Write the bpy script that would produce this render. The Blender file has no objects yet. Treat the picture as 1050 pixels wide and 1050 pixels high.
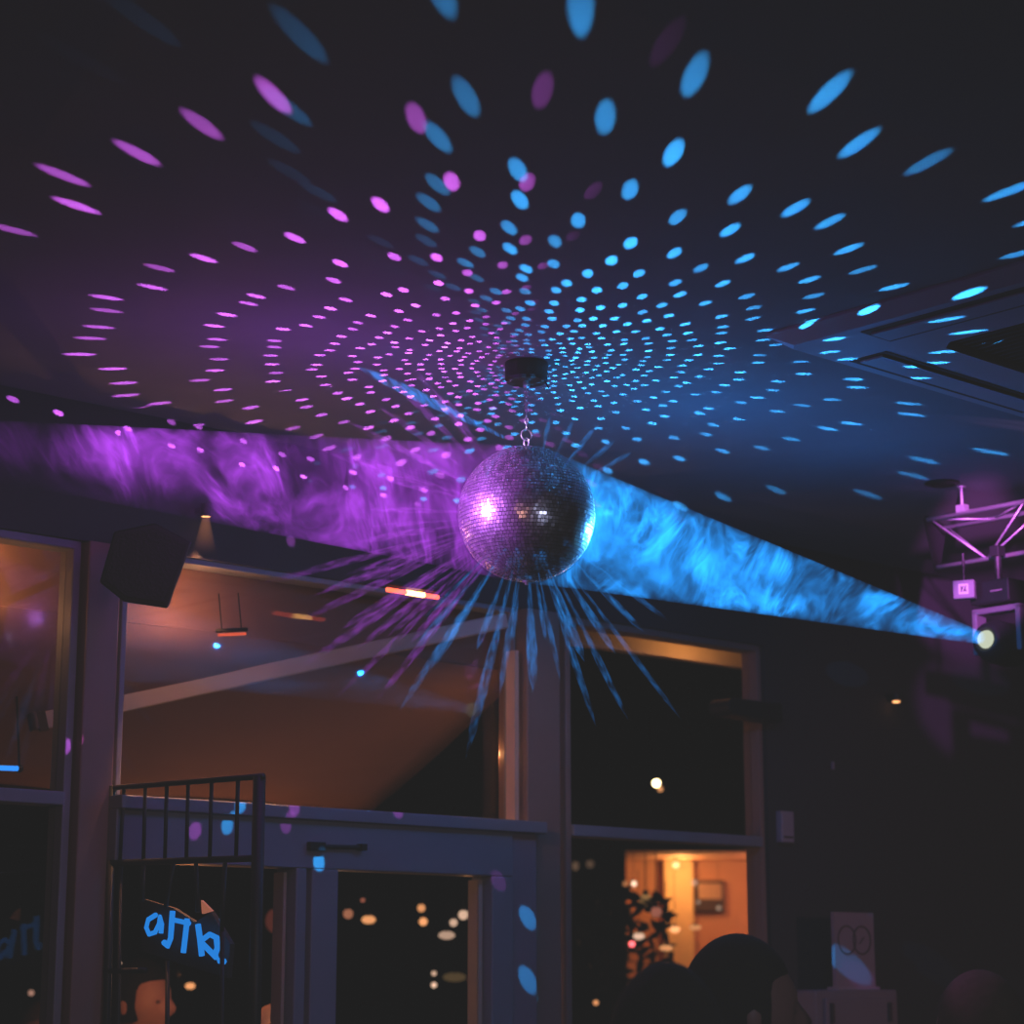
import bpy, bmesh, math, random
from mathutils import Vector, Matrix, Quaternion

random.seed(7)
sc = bpy.context.scene
col = sc.collection
PI = math.pi

# ------------------------------------------------------------------ camera and room frame
F_PX = 2187.5
PITCH = math.radians(12.25)
CP, SP = math.cos(PITCH), math.sin(PITCH)
CAMZ = 1.7
CAM = Vector((0, 0, CAMZ))
cd = bpy.data.cameras.new('camera')
cam = bpy.data.objects.new('camera', cd)
col.objects.link(cam)
cam.location = CAM
cam.rotation_euler = (PI / 2 + PITCH, 0, 0)
cd.sensor_width = 24
cd.lens = 50
cd.clip_start = 0.05
sc.camera = cam

YAW = math.radians(47.6)
U = Vector((math.sin(YAW), math.cos(YAW), 0))       # along the window wall, to the right
N = Vector((math.cos(YAW), -math.sin(YAW), 0))      # out of the wall, into the room
WB = Vector((0, 5.61, 0))                           # a point on the inner face of the wall
Z = Vector((0, 0, 1))
CEIL = CAMZ + 1.2815
LINTEL = CAMZ + 0.96
FRAME_TOP = CAMZ + 0.39

def ray(px, py):
    a = (px - 525) / F_PX
    b = (525 - py) / F_PX
    return Vector((a, CP - SP * b, SP + CP * b))

def at(px, py, Y):
    d = ray(px, py)
    return CAM + d * (Y / d.y)

def on_ceil(px, py, z=CEIL):
    d = ray(px, py)
    return CAM + d * ((z - CAMZ) / d.z)

def on_wall(px, py, o=0.0):
    d = ray(px, py)
    t = (o - (CAM - WB).dot(N)) / d.dot(N)
    return CAM + d * t

def sz(px, py, o=0.0):
    p = on_wall(px, py, o)
    return (p - WB).dot(U), p.z

def W(s, o, z):
    return WB + U * s + N * o + Z * z

def S(px, o=0.0, py=800):
    return sz(px, py, o)[0]

# ------------------------------------------------------------------ materials
def nmat(name):
    m = bpy.data.materials.new(name)
    m.use_nodes = True
    m.node_tree.nodes.clear()
    return m, m.node_tree.nodes, m.node_tree.links

def pbr(name, c, rough=0.6, metal=0.0, noise=0.12, scale=14.0, bump=0.0, emit=None, estr=0.0, spec=0.5):
    m, n, l = nmat(name)
    out = n.new('ShaderNodeOutputMaterial')
    b = n.new('ShaderNodeBsdfPrincipled')
    l.new(b.outputs[0], out.inputs[0])
    tc = n.new('ShaderNodeTexCoord')
    nz = n.new('ShaderNodeTexNoise')
    nz.inputs['Scale'].default_value = scale
    nz.inputs['Detail'].default_value = 4
    l.new(tc.outputs['Object'], nz.inputs['Vector'])
    mr = n.new('ShaderNodeMapRange')
    mr.inputs['To Min'].default_value = 1 - noise
    mr.inputs['To Max'].default_value = 1 + noise
    l.new(nz.outputs['Fac'], mr.inputs['Value'])
    mx = n.new('ShaderNodeVectorMath')
    mx.operation = 'SCALE'
    mx.inputs[0].default_value = c[:3]
    l.new(mr.outputs[0], mx.inputs['Scale'])
    l.new(mx.outputs[0], b.inputs['Base Color'])
    b.inputs['Roughness'].default_value = rough
    b.inputs['Metallic'].default_value = metal
    b.inputs['Specular IOR Level'].default_value = spec
    if bump:
        bp = n.new('ShaderNodeBump')
        bp.inputs['Strength'].default_value = bump
        bp.inputs['Distance'].default_value = 0.004
        l.new(nz.outputs['Fac'], bp.inputs['Height'])
        l.new(bp.outputs[0], b.inputs['Normal'])
    if emit:
        b.inputs['Emission Color'].default_value = (*emit, 1)
        b.inputs['Emission Strength'].default_value = estr
    return m

def emis(name, c, s):
    m, n, l = nmat(name)
    out = n.new('ShaderNodeOutputMaterial')
    e = n.new('ShaderNodeEmission')
    e.inputs[0].default_value = (*c, 1)
    e.inputs[1].default_value = s
    l.new(e.outputs[0], out.inputs[0])
    return m

def glass_mat():
    m, n, l = nmat('window_glass')
    out = n.new('ShaderNodeOutputMaterial')
    t = n.new('ShaderNodeBsdfTransparent')
    t.inputs[0].default_value = (0.93, 0.94, 0.95, 1)
    g = n.new('ShaderNodeBsdfGlossy')
    g.inputs['Roughness'].default_value = 0.02
    f = n.new('ShaderNodeFresnel')
    gm = n.new('ShaderNodeNewGeometry')
    io = n.new('ShaderNodeMapRange')
    io.inputs['To Min'].default_value = 1.4
    io.inputs['To Max'].default_value = 1 / 1.4
    l.new(gm.outputs['Backfacing'], io.inputs['Value'])
    l.new(io.outputs[0], f.inputs[0])
    mx = n.new('ShaderNodeMixShader')
    l.new(f.outputs[0], mx.inputs[0])
    l.new(t.outputs[0], mx.inputs[1])
    l.new(g.outputs[0], mx.inputs[2])
    l.new(mx.outputs[0], out.inputs[0])
    return m

M = dict(
    ceil=pbr('painted_ceiling', (0.32, 0.32, 0.34), 0.85, bump=0.05, scale=6),
    wall=pbr('dark_wall_paint', (0.045, 0.044, 0.052), 0.8, bump=0.05),
    floor=pbr('dark_floor', (0.05, 0.045, 0.045), 0.5),
    frame=pbr('grey_blue_frame', (0.30, 0.31, 0.33), 0.5, noise=0.06),
    column=pbr('brown_column', (0.36, 0.22, 0.17), 0.6, noise=0.08),
    fascia=pbr('warm_fascia', (0.72, 0.55, 0.38), 0.7, noise=0.06),
    black=pbr('black_metal', (0.012, 0.012, 0.013), 0.5, noise=0.2),
    blackp=pbr('black_plastic', (0.018, 0.018, 0.02), 0.45),
    grille=pbr('black_speaker_mesh', (0.016, 0.014, 0.016), 0.6, bump=0.5, scale=160),
    chrome=pbr('chrome', (0.88, 0.86, 0.9), 0.32, 0.6, noise=0.03),
    alu=pbr('truss_aluminium', (0.75, 0.74, 0.78), 0.38, 0.55, noise=0.06),
    acw=pbr('white_plastic', (0.74, 0.74, 0.76), 0.5, noise=0.03),
    acd=pbr('dark_grille', (0.01, 0.01, 0.011), 0.7),
    core=pbr('ball_core', (0.02, 0.02, 0.022), 0.6),
    cabinet=pbr('pale_cabinet', (0.34, 0.27, 0.30), 0.5, noise=0.06),
    card=pbr('card_print', (0.46, 0.34, 0.38), 0.6, noise=0.05),
    ink=pbr('dark_ink', (0.08, 0.05, 0.06), 0.6),
    panel=pbr('pale_panel', (0.5, 0.42, 0.46), 0.5),
    fabric=pbr('awning_fabric', (0.34, 0.19, 0.155), 0.9, noise=0.12, scale=5),
    bar=pbr('awning_bar', (0.62, 0.52, 0.42), 0.5),
    purplebox=pbr('grey_lamp_box', (0.42, 0.40, 0.44), 0.5),
    sign=pbr('sign_board', (0.03, 0.028, 0.03), 0.6),
    skin=pbr('skin', (0.50, 0.27, 0.19), 0.55, noise=0.08, scale=40),
    skin_b=pbr('brown_skin', (0.26, 0.12, 0.09), 0.5, noise=0.08, scale=40),
    hair_k=pbr('black_hair', (0.008, 0.007, 0.007), 0.85, spec=0.12, noise=0.3, scale=60, bump=0.4),
    hair_b=pbr('brown_hair', (0.10, 0.05, 0.03), 0.85, spec=0.12, noise=0.3, scale=60, bump=0.4),
    cloth_k=pbr('black_cloth', (0.012, 0.012, 0.014), 0.9, noise=0.2),
    cloth_n=pbr('navy_cloth', (0.02, 0.022, 0.035), 0.9, noise=0.2),
    street=pbr('asphalt', (0.02, 0.02, 0.02), 0.8),
    facade=pbr('dark_facade', (0.02, 0.016, 0.014), 0.9),
    orangewall=pbr('warm_room_wall', (0.62, 0.30, 0.17), 0.8, noise=0.1, scale=3),
    pil=pbr('yellow_pilaster', (0.8, 0.55, 0.28), 0.7),
    wood=pbr('dark_wood', (0.05, 0.025, 0.015), 0.5),
    picture=pbr('picture_print', (0.45, 0.28, 0.18), 0.6),
    redglow=emis('red_heater_glow', (1.0, 0.10, 0.05), 3.0),
    reddim=emis('dim_red_glow', (1.0, 0.14, 0.07), 0.7),
    redcore=emis('heater_core_glow', (1.0, 0.45, 0.12), 9.0),
    letterlight=emis('blue_light_on_letters', (0.012, 0.24, 0.80), 0.85),  # light on the letters put in as emission
    lens=emis('lamp_lens_glow', (0.66, 0.72, 0.55), 0.85),
    warmbulb=emis('warm_downlight_glow', (1.0, 0.42, 0.16), 2.2),
    bluebulb=emis('blue_tube_glow', (0.03, 0.3, 1.0), 1.2),
    glass=glass_mat(),
)

# ------------------------------------------------------------------ mesh helpers
def finish(name, bm, mat, parent=None, smooth=False, bevel=0.0):
    me = bpy.data.meshes.new(name)
    bmesh.ops.recalc_face_normals(bm, faces=bm.faces[:])
    bm.to_mesh(me)
    bm.free()
    for p in me.polygons:
        p.use_smooth = smooth
    o = bpy.data.objects.new(name, me)
    for mm in (mat if isinstance(mat, (list, tuple)) else [mat]):
        me.materials.append(mm)
    col.objects.link(o)
    if parent is not None:
        o.parent = parent
        o.matrix_parent_inverse = parent.matrix_world.inverted()
    if bevel:
        b = o.modifiers.new('bevel', 'BEVEL')
        b.width = bevel
        b.segments = 2
        b.limit_method = 'ANGLE'
    return o

def hexa(bm, pts, mi=0):
    v = [bm.verts.new(p) for p in pts]
    for f in ((0, 1, 2, 3), (7, 6, 5, 4), (0, 4, 5, 1), (1, 5, 6, 2), (2, 6, 7, 3), (3, 7, 4, 0)):
        bm.faces.new([v[i] for i in f]).material_index = mi

def wbox(bm, s0, s1, o0, o1, z0, z1, mi=0):
    hexa(bm, [W(s0, o0, z0), W(s1, o0, z0), W(s1, o1, z0), W(s0, o1, z0),
              W(s0, o0, z1), W(s1, o0, z1), W(s1, o1, z1), W(s0, o1, z1)], mi)

def fbox(bm, c, ax, ay, az, hx, hy, hz, mi=0):
    P = lambda a, b, d: c + ax * (a * hx) + ay * (b * hy) + az * (d * hz)
    hexa(bm, [P(-1, -1, -1), P(1, -1, -1), P(1, 1, -1), P(-1, 1, -1), P(-1, -1, 1), P(1, -1, 1), P(1, 1, 1), P(-1, 1, 1)], mi)

def frame_of(d, up=Z):
    d = d.normalized()
    if abs(d.dot(up)) > 0.99:
        up = Vector((1, 0, 0))
    a = d.cross(up).normalized()
    b = a.cross(d).normalized()
    return a, b

def tube(bm, p, q, r, r2=None, n=12, mi=0, cap=True):
    p, q = Vector(p), Vector(q)
    r2 = r if r2 is None else r2
    a, b = frame_of(q - p)
    A = [bm.verts.new(p + a * (r * math.cos(t)) + b * (r * math.sin(t))) for t in [2 * PI * i / n for i in range(n)]]
    B = [bm.verts.new(q + a * (r2 * math.cos(t)) + b * (r2 * math.sin(t))) for t in [2 * PI * i / n for i in range(n)]]
    for i in range(n):
        bm.faces.new((A[i], A[(i + 1) % n], B[(i + 1) % n], B[i])).material_index = mi
    if cap:
        bm.faces.new(A[::-1]).material_index = mi
        bm.faces.new(B).material_index = mi

def poly_tube(bm, pts, r, n=8, closed=False):
    m = len(pts)
    rings = []
    for i, p in enumerate(pts):
        if closed:
            d = pts[(i + 1) % m] - pts[i - 1]
        else:
            d = pts[min(i + 1, m - 1)] - pts[max(i - 1, 0)]
        a, b = frame_of(d)
        if rings:
            # keep the frame from flipping
            if a.dot(pa) < 0:
                a, b = -a, -b
        pa = a
        rings.append([bm.verts.new(p + a * (r * math.cos(t)) + b * (r * math.sin(t))) for t in [2 * PI * k / n for k in range(n)]])
    rng = range(m) if closed else range(m - 1)
    for i in rng:
        A, B = rings[i], rings[(i + 1) % m]
        for k in range(n):
            bm.faces.new((A[k], A[(k + 1) % n], B[(k + 1) % n], B[k]))
    if not closed:
        bm.faces.new(rings[0][::-1])
        bm.faces.new(rings[-1])

def torus(bm, c, ax, ay, R, r, n=24, k=8, stretch=1.0):
    poly = [c + ax * (R * math.cos(t)) + ay * (R * stretch * math.sin(t)) for t in [2 * PI * i / n for i in range(n)]]
    nrm = ax.cross(ay).normalized()
    rings = []
    for i, p in enumerate(poly):
        out = (p - c).normalized()
        rings.append([bm.verts.new(p + out * (r * math.cos(t)) + nrm * (r * math.sin(t))) for t in [2 * PI * j / k for j in range(k)]])
    for i in range(n):
        A, B = rings[i], rings[(i + 1) % n]
        for j in range(k):
            bm.faces.new((A[j], A[(j + 1) % k], B[(j + 1) % k], B[j]))

def lathe(bm, c, ax, prof, n=32, mi=0):
    """prof: list of (radius, height along ax)"""
    a, b = frame_of(ax)
    ax = ax.normalized()
    rings = []
    for r, h in prof:
        if r < 1e-6:
            rings.append([bm.verts.new(c + ax * h)])
        else:
            rings.append([bm.verts.new(c + ax * h + a * (r * math.cos(t)) + b * (r * math.sin(t))) for t in [2 * PI * i / n for i in range(n)]])
    for A, B in zip(rings, rings[1:]):
        for i in range(n):
            j = (i + 1) % n
            if len(A) == 1 and len(B) == 1:
                continue
            if len(A) == 1:
                f = bm.faces.new((A[0], B[j], B[i]))
            elif len(B) == 1:
                f = bm.faces.new((A[i], A[j], B[0]))
            else:
                f = bm.faces.new((A[i], A[j], B[j], B[i]))
            f.material_index = mi

def extrude_poly(bm, pts, vec, mi=0):
    A = [bm.verts.new(p) for p in pts]
    B = [bm.verts.new(p + vec) for p in pts]
    bm.faces.new(A).material_index = mi
    bm.faces.new(B[::-1]).material_index = mi
    n = len(pts)
    for i in range(n):
        bm.faces.new((A[i], B[i], B[(i + 1) % n], A[(i + 1) % n])).material_index = mi

def ellipsoid(bm, c, rx, ry, rz, nu=20, nv=14, fn=None):
    rings = []
    for j in range(nv + 1):
        ph = -PI / 2 + PI * j / nv
        if j in (0, nv):
            p = Vector((0, 0, math.sin(ph)))
            rings.append([p])
        else:
            rings.append([Vector((math.cos(ph) * math.cos(2 * PI * i / nu), math.cos(ph) * math.sin(2 * PI * i / nu), math.sin(ph))) for i in range(nu)])
    vs = []
    for R in rings:
        row = []
        for p in R:
            q = Vector((p.x * rx, p.y * ry, p.z * rz))
            if fn:
                q = fn(p, q)
            row.append(bm.verts.new(c + q))
        vs.append(row)
    for A, B in zip(vs, vs[1:]):
        for i in range(nu):
            j = (i + 1) % nu
            if len(A) == 1:
                bm.faces.new((A[0], B[j], B[i]))
            elif len(B) == 1:
                bm.faces.new((A[i], A[j], B[0]))
            else:
                bm.faces.new((A[i], A[j], B[j], B[i]))

def empty(name, loc=(0, 0, 0)):
    o = bpy.data.objects.new(name, None)
    o.empty_display_size = 0.1
    o.location = loc
    col.objects.link(o)
    o.matrix_world = Matrix.Translation(Vector(loc))
    return o

def tag(o, label=None, cat=None, group=None, kind=None):
    if label:
        o['label'] = label
    if cat:
        o['category'] = cat
    if group:
        o['group'] = group
    if kind:
        o['kind'] = kind
    return o

def thing(name, label, cat, loc=(0, 0, 0), group=None, kind=None):
    return tag(empty(name, loc), label, cat, group, kind)

def B():
    return bmesh.new()

# ------------------------------------------------------------------ room shell
SL, SR = -6.0, 4.6
bm = B(); wbox(bm, SL, SR, -0.1, 7.0, CEIL, CEIL + 0.12)
tag(finish('ceiling', bm, M['ceil']), 'dark painted ceiling speckled with blue and purple light dots', 'ceiling', kind='structure')
bm = B(); wbox(bm, SL, SR, -0.1, 7.0, -0.1, 0)
tag(finish('floor', bm, M['floor']), 'dark floor of the club room, below the frame', 'floor', kind='structure')
s_end = S(786, 0, 760)
bm = B()
wbox(bm, SL, SR, -0.05, 0, LINTEL, CEIL)
wbox(bm, s_end, SR, -0.05, 0, 0, LINTEL)
tag(finish('wall_back', bm, M['wall']), 'dark wall over the windows running on to the right', 'wall', kind='structure')

# columns between the window bays
def column(name, pxa, pxb, o0, o1, label):
    b = B()
    wbox(b, S(pxa, o1), S(pxb, o1), o0, o1, 0, LINTEL)
    return tag(finish(name, b, M['column'], bevel=0.004), label, 'column', kind='structure')
column('trim_1', 82, 116, -0.10, 0.015, 'brown window column at the left beside the iron gate')
column('trim_2', 541, 575, -0.10, 0.015, 'brown window column in the middle below the mirror ball')

# lit fascia strips behind the glass, under the lintel
FO = -0.24
FZ = 0.5 * (sz(70, 587, FO)[1] + sz(768, 685, FO)[1])
def fascia(name, pxa, pxb, label):
    b = B()
    wbox(b, S(pxa, FO, 650), S(pxb, FO, 650), FO - 0.04, FO, FZ, LINTEL + 0.10)
    return tag(finish(name, b, M['fascia'], bevel=0.003), label, 'fascia', kind='structure')
fascia('trim_3', -160, 70, 'orange lit fascia strip at the top of the far left window')
fascia('trim_4', 112, 536, 'dim brown fascia strip above the middle window')
fascia('trim_5', 570, 767, 'bright orange lit fascia strip above the right window')
fascia('trim_6', 772, 784, 'short orange lit end block right of the fascia strip')

# ------------------------------------------------------------------ windows
def window(name, label, pxa, pxb, z0, z1, zt, fw=0.02, mats=('frame', 'frame')):
    root = thing(name, label, 'window', W(S(pxa), 0, z0), kind='structure')
    sa, sb = S(pxa), S(pxb)
    b = B()
    od = -0.05 if fw < 0.02 else -0.07
    wbox(b, sa, sa + fw, od, -0.01, z0, z1)
    wbox(b, sb - (fw if fw > 0.015 else 0.005), sb, od, -0.01, z0, z1)
    wbox(b, sa, sb, -0.07, -0.01, z1 - fw, z1)
    finish('window_frame', b, M[mats[0]], root, bevel=0.003)
    if zt:
        b = B()
        wbox(b, sa + fw, sb - fw, -0.07, 0.0, zt - 0.03, zt)
        finish('transom', b, M[mats[1]], root, bevel=0.003)
    parts = [(z0, zt - 0.03), (zt, z1)] if zt else [(z0, z1)]
    for a, c in parts:
        b = B()
        wbox(b, sa + fw, sb - fw, -0.045, -0.04, a, c)
        finish('pane', b, M['glass'], root)
    return root
window('window_1', 'far left window with dark transom beside the brown column', -170, 76, 0, LINTEL, FRAME_TOP + 0.005)
window('window_2', 'large middle window above the door showing a brown awning outside', 121, 531, FRAME_TOP, LINTEL, None, 0.014)
window('window_3', 'right window with transom showing a warm lit room outside', 583, 786, 0, LINTEL, FRAME_TOP + 0.005, 0.02, ('column', 'frame'))
# narrow strip whose bright orange colour stands in for light on the frame edge
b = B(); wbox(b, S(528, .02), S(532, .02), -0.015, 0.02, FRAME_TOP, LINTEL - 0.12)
tag(finish('trim_7', b, pbr('edge_light_orange', (0.95, 0.62, 0.40), 0.5)), 'thin edge of the middle column with orange light in its colour', 'trim', kind='structure')

# ------------------------------------------------------------------ door unit
DO = 0.05
root = thing('door_1', 'grey blue glazed door unit with wide frame below the transom', 'door', W(S(300), 0, 0), kind='structure')
ZH = sz(430, 895, DO)[1]
b = B()
wbox(b, S(121, DO), S(556, DO), 0.0, DO + 0.02, FRAME_TOP - 0.03, FRAME_TOP)
finish('header_cap', b, M['frame'], root, bevel=0.003)
b = B()
wbox(b, S(121, DO), S(526, DO), -0.03, DO, ZH, FRAME_TOP - 0.03)
finish('header_panel', b, M['frame'], root, bevel=0.003)
for a, c in ((306, 317), (322, 349), (505, 527)):
    b = B()
    wbox(b, S(a, DO), S(c, DO), -0.03, DO, 0, ZH)
    finish('door_stile', b, M['frame'], root, bevel=0.004)
b = B()
wbox(b, S(528, DO), S(553, DO), -0.03, DO - 0.01, 0, FRAME_TOP - 0.03)
finish('side_panel', b, M['cabinet'], root, bevel=0.003)
b = B()
wbox(b, S(349, DO), S(505, DO), 0.01, 0.03, 0.0, 0.12)
finish('bottom_rail', b, M['frame'], root, bevel=0.003)
for a, c in ((301, 304), (499, 503)):
    b = B()
    wbox(b, S(a, DO), S(c, DO), -0.02, 0.02, 0, ZH - 0.01)
    tag(finish('edge_strip', b, M['fascia'], root), 'thin orange lit edge strip')
for a, c in ((121, 301), (349, 499)):
    b = B()
    wbox(b, S(a, DO), S(c, DO), 0.015, 0.02, 0.12, ZH)
    finish('pane', b, M['glass'], root)
b = B()
c0 = on_wall(322, 868, DO)
fbox(b, c0 + N * 0.009, U, N, Z, 0.022, 0.009, 0.010)
tube(b, c0 + N * 0.010 + U * 0.02, on_wall(368, 869, DO) + N * 0.010, 0.005)
fbox(b, on_wall(368, 869, DO) + N * 0.012, U, N, Z, 0.008, 0.012, 0.008)
finish('door_closer', b, M['black'], root, bevel=0.002)
b = B()
p0 = on_wall(342, 1040, DO)
tube(b, p0 + N * 0.03 - Z * 0.9, p0 + N * 0.03 - Z * 0.55, 0.011)
for dz in (-0.88, -0.57):
    tube(b, p0 + Z * dz, p0 + N * 0.03 + Z * dz, 0.008)
finish('door_handle', b, M['chrome'], root, smooth=False)

# ------------------------------------------------------------------ open iron gate, swung into the room
gh = W(S(117, 0.02), 0.075, 0)                    # hinge at the column
groot = thing('iron_gate', 'black iron bar gate swung open in front of the glazed door', 'gate', gh)
G = N                                             # runs straight out of the wall
def gate_pt(px, py):
    """pixel onto the vertical plane of the gate"""
    d = ray(px, py)
    t = (gh - CAM).dot(U) / d.dot(U)
    return CAM + d * t
def gbar(pa, pb, r):
    b = B()
    a, c = gate_pt(*pa), gate_pt(*pb)
    tube(b, a, c, r, n=8)
    return b
for pa, pb, r in (((116, 806), (104, 1240), 0.009), ((266, 796), (257, 1240), 0.013)):
    finish('post', gbar(pa, pb, r), M['black'], groot, smooth=True)
finish('top_rail', gbar((113, 808), (270, 796), 0.006), M['black'], groot, smooth=True)
finish('middle_rail', gbar((113, 885), (264, 880), 0.007), M['black'], groot, smooth=True)
finish('lower_rail', gbar((107, 996), (150, 995), 0.006), M['black'], groot, smooth=True)
finish('bottom_rail', gbar((105, 1200), (258, 1225), 0.009), M['black'], groot, smooth=True)
for x0, x1 in ((127, 123), (149, 147), (171, 169), (193, 191), (217, 215), (244, 242)):
    finish('upright_bar', gbar((x0, 808 - (x0 - 115) * 0.075), (x1, 884), 0.0042), M['black'], groot, smooth=True)
for pa, pb in (((124, 886), (118, 1210)), ((147, 886), (146, 925)), ((178, 884), (170, 930)), ((201, 884), (203, 935)), ((231, 884), (227, 960)), ((228, 955), (226, 1215)), ((172, 985), (170, 1212))):
    finish('lower_bar', gbar(pa, pb, 0.0048), M['black'], groot, smooth=True)

# sign board behind the gate bars; blue light on its letters put in as glow
sg = thing('sign_board', 'dark tilted board with blue lit letters shown by glowing strokes behind the iron gate', 'sign', gate_pt(190, 985))
def gp(px, py, off=0.0):
    d = ray(px, py)
    t = (gh + U * (0.03 - off) - CAM).dot(U) / d.dot(U)
    return CAM + d * t
b = B()
extrude_poly(b, [gp(143, 921, -0.012), gp(177, 931, -0.012), gp(200, 946, -0.012), gp(216, 935, -0.012), gp(236, 968, -0.012), gp(233, 1003, -0.012), gp(190, 990, -0.012), gp(146, 975, -0.012)], U * 0.012)
finish('board', b, M['sign'], sg)
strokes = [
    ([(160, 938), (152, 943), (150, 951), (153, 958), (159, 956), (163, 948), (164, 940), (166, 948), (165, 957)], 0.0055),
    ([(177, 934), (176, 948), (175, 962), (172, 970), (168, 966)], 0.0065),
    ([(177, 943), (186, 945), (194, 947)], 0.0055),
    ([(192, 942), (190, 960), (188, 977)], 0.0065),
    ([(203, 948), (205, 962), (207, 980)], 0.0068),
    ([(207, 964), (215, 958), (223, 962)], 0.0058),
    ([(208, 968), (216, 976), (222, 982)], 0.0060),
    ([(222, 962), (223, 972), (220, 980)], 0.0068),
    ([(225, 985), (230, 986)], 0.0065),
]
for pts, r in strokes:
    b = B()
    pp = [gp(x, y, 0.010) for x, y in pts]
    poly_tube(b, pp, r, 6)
    finish('blue_lit_stroke', b, M['letterlight'], sg)
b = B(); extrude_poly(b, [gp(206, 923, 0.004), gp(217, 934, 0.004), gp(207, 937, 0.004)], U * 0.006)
tag(finish('corner_tab', b, pbr('pink_tab_glow', (0.6, 0.3, 0.22), 0.6, emit=(0.8, 0.25, 0.14), estr=0.35), sg), 'small pinkish triangular tab with its own glow')  # emission stands in for light falling on the tab

# ------------------------------------------------------------------ mirror ball
BC = at(540, 527, 4.4)
BR = 70.5 / F_PX * (BC - CAM).length * 0.998
DL = math.radians(3.1)
DLG = math.radians(3.35)
mirror, n_, l_ = nmat('mirror_tile')
out = n_.new('ShaderNodeOutputMaterial')
pb = n_.new('ShaderNodeBsdfPrincipled')
pb.inputs['Metallic'].default_value = 0.9
at_ = n_.new('ShaderNodeAttribute'); at_.attribute_name = 'tile'
mr = n_.new('ShaderNodeMapRange')
mr.inputs['To Min'].default_value = 0.05; mr.inputs['To Max'].default_value = 0.30
l_.new(at_.outputs['Fac'], mr.inputs['Value']); l_.new(mr.outputs[0], pb.inputs['Roughness'])
mr2 = n_.new('ShaderNodeMapRange')
mr2.inputs['To Min'].default_value = 0.5; mr2.inputs['To Max'].default_value = 1.0
l_.new(at_.outputs['Fac'], mr2.inputs['Value']); l_.new(mr2.outputs[0], pb.inputs['Base Color'])
gb = n_.new('ShaderNodeBsdfGlossy')
gb.inputs['Roughness'].default_value = 0.42
gb.inputs['Color'].default_value = (0.95, 0.95, 0.95, 1)
mxs = n_.new('ShaderNodeMixShader'); mxs.inputs[0].default_value = 0.22
l_.new(pb.outputs[0], mxs.inputs[1]); l_.new(gb.outputs[0], mxs.inputs[2])
l_.new(mxs.outputs[0], out.inputs[0])

ball = thing('disco_ball', 'mirror tiled disco ball hanging from a chain in the middle of the room', 'disco ball', BC - Z * BR)
b = B()
ellipsoid(b, BC, BR * 0.975, BR * 0.975, BR * 0.975, 48, 28)
finish('core', b, M['core'], ball, smooth=True)
b = B()
rng = random.Random(3)
nrow = int(round(PI / DL))
tiles = []
for i in range(nrow):
    lat = -PI / 2 + PI * (i + 0.5) / nrow
    nc = max(4, int(round(2 * PI * math.cos(lat) / DL)))
    ph = rng.random() * 2 * PI
    for j in range(nc):
        lon = ph + 2 * PI * j / nc
        nv = Vector((math.cos(lat) * math.cos(lon), math.cos(lat) * math.sin(lon), math.sin(lat)))
        e = Vector((-math.sin(lon), math.cos(lon), 0))
        q = nv.cross(e).normalized()
        tilt = (e * rng.gauss(0, 0.02) + q * rng.gauss(0, 0.02))
        nn = (nv + tilt).normalized()
        e2 = (e - nn * e.dot(nn)).normalized()
        q2 = nn.cross(e2)
        hw = BR * PI * math.cos(lat) / nc * 0.86
        hh = BR * PI / nrow / 2 * 0.80
        c = BC + nv * BR
        vs = [b.verts.new(c + e2 * (a * hw) + q2 * (d * hh)) for a, d in ((-1, -1), (1, -1), (1, 1), (-1, 1))]
        ws = [b.verts.new(v.co - nv * BR * 0.03) for v in vs]
        b.faces.new(vs)
        for k in range(4):
            b.faces.new((vs[k], ws[k], ws[(k + 1) % 4], vs[(k + 1) % 4]))
        tiles.append(rng.random())
o = finish('mirror_tiles', b, mirror, ball)
at0 = o.data.attributes.new('tile', 'FLOAT', 'FACE')
for i, p in enumerate(o.data.polygons):
    at0.data[i].value = tiles[i // 5] if i // 5 < len(tiles) else 0.5
top = BC + Z * BR
b = B()
lathe(b, top - Z * 0.004, Z, [(0.018, 0), (0.018, 0.003), (0.007, 0.005), (0.006, 0.006), (0, 0.006)], 20)
torus(b, top + Z * 0.011, Vector((1, 0, 0)), Z, 0.0052, 0.0017, 20, 8, 1.7)
finish('hanging_eye', b, M['chrome'], ball, smooth=True)
b = B()
torus(b, top + Z * 0.027, Vector((0.92, 0.38, 0)).normalized(), Z, 0.0118, 0.0016, 28, 8)
finish('split_ring', b, M['chrome'], ball, smooth=True)
b = B()
lathe(b, BC - Z * (BR - 0.002), -Z, [(0.010, 0), (0.010, 0.003), (0.004, 0.004), (0.004, 0.009), (0, 0.0095)], 16)
finish('bottom_cap', b, M['chrome'], ball, smooth=True)

# chain
cz0, cz1 = top.z + 0.039, CEIL - 0.055
ch = thing('hanging_chain', 'thin dark chain between the ceiling motor and the mirror ball', 'chain', (BC.x, BC.y, cz0))
nl = int(round((cz1 - cz0) / 0.0135))
for i in range(nl):
    c = Vector((BC.x, BC.y, cz0 + (cz1 - cz0) * (i + 0.5) / nl))
    ax = Vector((1, 0, 0)) if i % 2 else Vector((0, 1, 0))
    b = B()
    torus(b, c, ax, Z, 0.0036, 0.0013, 14, 6, 2.05)
    finish('link', b, M['chrome'], ch, smooth=True)

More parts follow.
